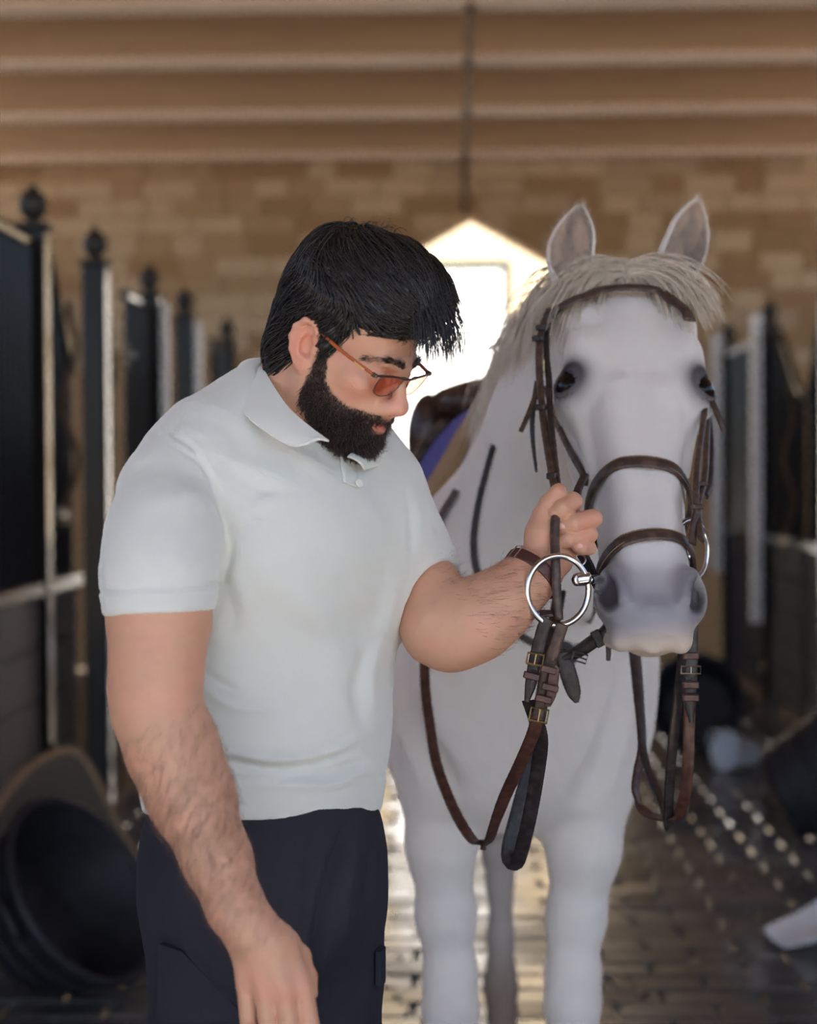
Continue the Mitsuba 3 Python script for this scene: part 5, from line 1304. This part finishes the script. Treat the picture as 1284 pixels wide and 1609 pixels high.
nA = [fB] * 4 + [fR, fR, -CW + CU * .5 + CR * .3] + [unit(-CW + CU * .25 + CR * .2)] * 6 + [u[1] for u in (up1, up2, up3) if u]
put('rein', P(strap(ptsA, nA, .0175, .004, n=120), 'm_leather_red', smooth=40), rn)
ptsB = [at(832, 1100, 2.376), at(842, 1130, 2.402), at(850, 1165, 2.43), at(843, 1225, 2.47), at(832, 1285, 2.50), at(820, 1335, 2.53), at(812, 1356, 2.545), at(800, 1352, 2.56), at(800, 1328, 2.57), at(815, 1270, 2.58), at(836, 1190, 2.60), at(850, 1110, 2.64), at(862, 1030, 2.70), at(880, 930, 2.80)]
put('rein', P(strap(ptsB, np.tile(unit(-CW + CR * -.25), (len(ptsB), 1)), .0205, .004, n=100), 'm_leather_dark', smooth=40), rn)
put('billet', P(free([(1088, 930, 2.44), (1087, 965, 2.435), (1086, 1010, 2.432), (1086, 1050, 2.432), (1084, 1100, 2.438), (1086, 1134, 2.442)], [.017, .018, .018, .018, .0165, .006], .005, 30, fB, .2), 'm_leather_dark', smooth=40), rn)
put('buckle', P(buckle(at(1086, 1053, 2.425), CU, fB, .026, .010, .0013, 'm_bit'), 'm_bit', smooth=40), rn)
for y in (1030, 1076, 1096): put('keeper', P(keeper(at(1085, y, 2.428), CU, fB, .018, .009, .008), 'm_leather_red'), rn)
ptsC = [at(1085, 1060, 2.45), at(1083, 1140, 2.47), at(1080, 1225, 2.50), at(1071, 1270, 2.53), at(1057, 1288, 2.56), at(1038, 1287, 2.59), at(1018, 1280, 2.62), at(1003, 1264, 2.65), at(997, 1244, 2.68), at(1001, 1212, 2.71), at(1008, 1172, 2.74), at(1005, 1106, 2.79), at(999, 1023, 2.85), at(985, 900, 2.98)]
put('rein', P(strap(ptsC, [fB] * 2 + [unit(-CW + CR * -.4)] * 2 + [unit(-CW * .6 + CU)] * 3 + [unit(-CW + CR * .5)] * 7, .0165, .004, n=110), 'm_leather_red', smooth=40), rn)
ptsD = [at(1076, 1000, 2.46), at(1069, 1065, 2.48), at(1059, 1148, 2.50), at(1053, 1215, 2.53), at(1050, 1280, 2.56), at(1049, 1297, 2.575), at(1044, 1275, 2.60), at(1034, 1248, 2.63), at(1021, 1218, 2.66), at(1010, 1180, 2.70), at(1003, 1110, 2.77), at(993, 1020, 2.84), at(975, 900, 3.0)]
put('rein', P(strap(ptsD, [unit(-CW + CR * .2)] * 6 + [unit(-CW + CR * .35)] * 7, .0150, .004, n=100), 'm_leather_dark', smooth=40), rn)
# martingale: neck strap and the strap between the fore legs
mg = thing('martingale', 'thin dark martingale strap lying round the base of the white horse neck', 'martingale')
ms_ = [(778, 700), (768, 735), (754, 790), (746, 845), (749, 890), (764, 930), (788, 968), (815, 996), (845, 1014), (880, 1030)]
put('neck_strap', P(surf(ms_, .0125, .004, 60, .002), 'm_leather_dark', smooth=40), mg)
put('neck_strap', P(surf([(880, 1030), (905, 1020), (925, 975), (938, 935)], .010, .004, 24, .002), 'm_leather_dark', smooth=40), mg)
q = hk(884, 1030, .003)
put('stopper', P(lathe([(.008, 0), (.022, 0), (.024, .005), (.021, .010), (.008, .010)], 20, trimesh.geometry.align_vectors([0, 0, 1], q[1])).apply_translation(q[0]), 'm_leather_dark', smooth=40), mg)

# saddle and pad
def shell(mesh, keep, o0, o1):
    n = vnormals(mesh); c = mesh.vertices[mesh.faces].mean(1); f = mesh.faces[keep(c)]
    used = np.zeros(len(mesh.vertices), bool); used[f] = True; re = np.cumsum(used) - 1; f = re[f]; v, nn = mesh.vertices[used], n[used]; m0 = len(v)
    e = np.vstack([f[:, [0, 1]], f[:, [1, 2]], f[:, [2, 0]]]); key = {tuple(x) for x in e.tolist()}
    b = np.array([x for x in e.tolist() if (x[1], x[0]) not in key])
    side = np.vstack([np.stack([b[:, 1], b[:, 0], b[:, 0] + m0], 1), np.stack([b[:, 1], b[:, 0] + m0, b[:, 1] + m0], 1)])
    return trimesh.Trimesh(np.vstack([v + nn * o0, v + nn * o1]), np.vstack([f[:, ::-1], f + m0, side]), process=False)
mat('m_pad', srgb(78, 76, 138), rough=.9, sheen=.3); mat('m_trim', srgb(150, 122, 92), rough=.8)
mat('m_saddle', proc(leather((46, 32, 28), (74, 54, 46))), rough=.35, spec=.5)
sp = thing('saddle_pad', 'blue violet saddle pad with tan binding under the saddle', 'saddle pad')
put('cloth', P(shell(trunk_h, lambda c: (c[:, 1] > 3.50) & (c[:, 1] < 4.36) & (c[:, 2] > 1.08 + (c[:, 1] - 3.5) * .15), .003, .016), 'm_pad', smooth=40), sp)
put('binding', P(shell(trunk_h, lambda c: (c[:, 1] > 3.45) & (c[:, 1] < 3.505) & (c[:, 2] > 1.08), .003, .019), 'm_trim', smooth=40), sp, label='tan binding at the front edge')
sd_ = thing('saddle', 'dark brown leather riding saddle on the horse back behind the man\'s shoulder', 'saddle')
put('flap', P(shell(trunk_h, lambda c: (c[:, 1] > 3.62 + np.clip(1.40 - c[:, 2], 0, 1) * .5) & (c[:, 1] < 4.2) & (c[:, 2] > 1.16) & (c[:, 0] < .0), .019, .036), 'm_saddle', smooth=40), sd_)
put('flap', P(shell(trunk_h, lambda c: (c[:, 1] > 3.62 + np.clip(1.40 - c[:, 2], 0, 1) * .5) & (c[:, 1] < 4.2) & (c[:, 2] > 1.16) & (c[:, 0] > .20), .019, .036), 'm_saddle', smooth=40), sd_)
Z = Solid(); cx = float(at(795, 700, 3.9)[0]); tp_ = float(trunk_h.vertices[(abs(trunk_h.vertices[:, 1] - 3.9) < .05)][:, 2].max())
Z.ball(V(cx - .02, 3.74, tp_ + .030), (.12, .10, .05), .03); Z.ball(V(cx, 4.0, tp_ + .02), (.15, .20, .045), .04); Z.cone(V(cx - .14, 4.24, tp_ + .04), V(cx + .14, 4.24, tp_ + .04), .035, .035, .05); Z.ball(V(cx, 4.24, tp_ + .06), (.13, .05, .05), .05)
for s in (-1, 1): Z.ball(V(cx + s * .165, 3.83, tp_ - .045), (.045, .06, .10), .03)
put('seat', P(Z.mesh(V(cx - .35, 3.6, tp_ - .2), V(cx + .35, 4.45, tp_ + .2), .008), 'm_saddle', smooth=True), sd_)
put('girth', P(shell(trunk_h, lambda c: (c[:, 1] > 3.84) & (c[:, 1] < 3.94) & (c[:, 2] < 1.2) & (c[:, 2] > .72), .003, .012), 'm_leather_dark', smooth=40), sd_)
# ------------------------------------------------------------------ things on the floor and on the stall fronts
rng = np.random.default_rng(91)
mat('m_rubber', proc(lambda p, n, uv: mix(mi.Color3f(*srgb(24, 25, 29)), mi.Color3f(*srgb(44, 44, 50)), fbm(p.x * 14, p.y * 14, p.z * 14, octaves=3))), rough=.55, spec=.35)
mat('m_zinc', srgb(222, 226, 232), rough=.25, metal=.25, spec=.8); mat('m_wood', srgb(150, 112, 76), rough=.7); mat('m_rope', srgb(84, 62, 46), rough=.85); mat('m_clasp', srgb(196, 178, 150), rough=.3, metal=.6)
mat('m_mat', srgb(92, 84, 76), rough=.8); mat('m_matedge', srgb(150, 124, 98), rough=.6)
def lie(z_axis, o):
    z = unit(z_axis); x = unit(np.cross([0, 0, 1.0], z)); return frame(o, x, np.cross(z, x), z)
def rest(mesh_list, z=0.0):
    """Lets the pieces of one thing down on the floor together."""
    low = min(m.vertices[:, 2].min() for m in mesh_list)
    for m in mesh_list: m.apply_translation((0, 0, z + .004 - low))
def tub(o, axis, R, r, h, label, name='rubber_tub'):
    M = lie(axis, o)
    body = lathe([(0, -h), (r, -h), (r + .012, -h + .01), (R * .97, -.03), (R, -.012), (R, 0), (R - .012, 0), (R - .018, -.02), (r - .006, -h + .02), (0, -h + .016)], 40, M)
    rim = tube(trimesh.transform_points(np.array([(R * math.cos(a), R * math.sin(a), 0) for a in np.linspace(0, 2 * np.pi, 49)]), M), .014, sides=8, closed=True)
    ribs = [tube(trimesh.transform_points(np.array([((r + (R - r) * k) * math.cos(a) * 1.03, (r + (R - r) * k) * math.sin(a) * 1.03, -h * (1 - k)) for a in np.linspace(0, 2 * np.pi, 41)]), M), .007, sides=6, closed=True) for k in (.3, .62)]
    hs = [tube(trimesh.transform_points(np.array([(s * (R + d), y, zz) for d, y, zz in ((-.004, -.05, -.05), (.03, -.045, -.03), (.04, 0, -.025), (.03, .045, -.03), (-.004, .05, -.05))], float), M), .010, n=16, sides=8) for s in (-1, 1)]
    rest([body, rim, *ribs, *hs])
    t = thing(name, label, 'tub')
    put('body', P(body, 'm_rubber', smooth=35), t); put('rim', P(rim, 'm_rubber', smooth=True), t)
    for m in ribs: put('rib', P(m, 'm_rubber', smooth=True), t)
    for m in hs: put('handle', P(m, 'm_rubber', smooth=True), t)
tub(at(132, 1395, 4.95), CR * .77 + CU * .53 - CW * .36, .270, .195, .22, 'black rubber feed tub tipped on its side on the floor left of the man')
tub(at(1322, 1180, 7.0), CR * .75 - CU * .45 - CW * .15 + CU * .8, .24, .17, .26, 'black rubber tub leaning at the right edge of the aisle')
tub(at(1092, 1150, 9.3), CR * -.25 + CU * .35 - CW * .9, .24, .18, .20, 'small black rubber tub tipped over behind the horse near the right stalls')
# a mat that leans against the nearest left stall
mt = thing('stall_mat', 'grey arched mat with a tan edge leaning on the nearest left stall boards', 'mat')
sh_ = [(-.34, 0), (-.34, .18), (-.26, .38), (-.10, .52), (.06, .56), (.14, .50), (.24, .30), (.34, .12), (.34, 0)]
o = at(52, 1490, 5.55); o = V(o[0] + .10, o[1], .012); mx = unit(V(.60, .80, 0)); mz = unit(V(-.10, .10, 1.0)); my = np.cross(mz, mx)
pg = sg.Polygon(spline(np.array([(a, b, 0) for a, b in sh_]), 60)[:, :2]).buffer(0)
put('sheet', P(extrude(pg, .018, frame(o, mx, mz, np.cross(mx, mz))), 'm_mat', smooth=40), mt)
put('edge', P(tube(trimesh.transform_points(np.array([(a, b, .009) for a, b in sh_], float), frame(o, mx, mz, np.cross(mx, mz))), .016, n=60, sides=8), 'm_matedge', smooth=True), mt, label='tan edge')
# zinc bucket on its side, shovel
o = at(1140, 1150, 8.6)
M = lie(CR * -.75 - CW * .5 + CU * .15, o); bm = lathe([(0, -.17), (.065, -.17), (.095, 0), (.100, .004), (.091, .004), (.062, -.163), (0, -.163)], 32, M)
hd = tube(trimesh.transform_points(np.array([(.095 * math.cos(a), .085 * math.sin(a), .01 + .065 * math.sin(a)) for a in np.linspace(0, np.pi, 15)]), M), .005, sides=6)
rest([bm, hd]); bk_ = thing('zinc_bucket', 'shiny zinc bucket lying on its side by the right stalls', 'bucket')
put('body', P(bm, 'm_zinc', smooth=40), bk_); put('handle', P(hd, 'm_zinc', smooth=True), bk_)
sv = thing('shovel', 'steel shovel lying on the wet bricks at the lower right edge', 'shovel')
o = at(1232, 1492, 5.35); o = V(o[0], o[1], 0); dx = unit(CR * .80 + V(0, .60, 0)); dy = np.cross([0, 0, 1], dx)
us, vs_ = np.meshgrid(np.linspace(0, 1, 14), np.linspace(-1, 1, 11), indexing='ij')
w = .11 * (.72 + .28 * np.sqrt(np.clip(us * 3, 0, 1))); P0 = o + us[..., None] * .30 * dx + (vs_ * w)[..., None] * dy + (.010 + .035 * vs_**2 + .10 * us**2 * .5 + .012)[..., None] * V(0, 0, 1)
top = P0.reshape(-1, 3); bot = top - V(0, 0, .004); f = grid_faces(14, 11, wrap=False); e = []
for seq in ([i for i in range(11)], [13 * 11 + i for i in range(11)], [i * 11 for i in range(14)], [i * 11 + 10 for i in range(14)]):
    for p, r in zip(seq[:-1], seq[1:]): e += [[p, r, p + 154], [r, r + 154, p + 154]]
bl = trimesh.Trimesh(np.vstack([top, bot]), np.vstack([f, f[:, ::-1] + 154, np.array(e)]), process=False); trimesh.repair.fix_normals(bl)
put('blade', P(bl, 'm_zinc', smooth=40), sv)
put('socket', P(tube([o + dx * .28 + V(0, 0, .065), o + dx * .40 + V(0, 0, .09)], [.020, .018], n=6), 'm_zinc', smooth=40), sv)
put('handle', P(tube([o + dx * .38 + V(0, 0, .088), o + dx * 1.25 + V(0, 0, .040)], [.017, .016], n=12), 'm_wood', smooth=40), sv)
# ropes that hang on the stall fronts
def rope(top, length, label, bend=.03):
    t = thing('lead_rope', label, 'rope'); p = [top + V(bend * math.sin(k * 1.3), 0, -length * k / 8) for k in range(9)]
    put('rope', P(tube(p, .012, n=40, sides=8), 'm_rope', smooth=True), t)
    put('loop', P(ringtube(top + V(0, 0, .02), V(0, 1, 0), V(0, 0, 1), .028, .009, 24, 8), 'm_rope', smooth=True), t)
    put('clasp', P(trimesh.creation.icosphere(3, .026).apply_scale([1, 1, 1.5]).apply_translation(p[-1] - V(0, 0, .03)), 'm_clasp', smooth=True), t)
rope(V(LX + .062, 6.75, 2.02), .72, 'brown lead rope with a pale clasp hanging on the left stall grille')
rope(V(RX - .066, 10.12, 1.86), .80, 'brown lead rope with a round clasp hanging by the right stalls')
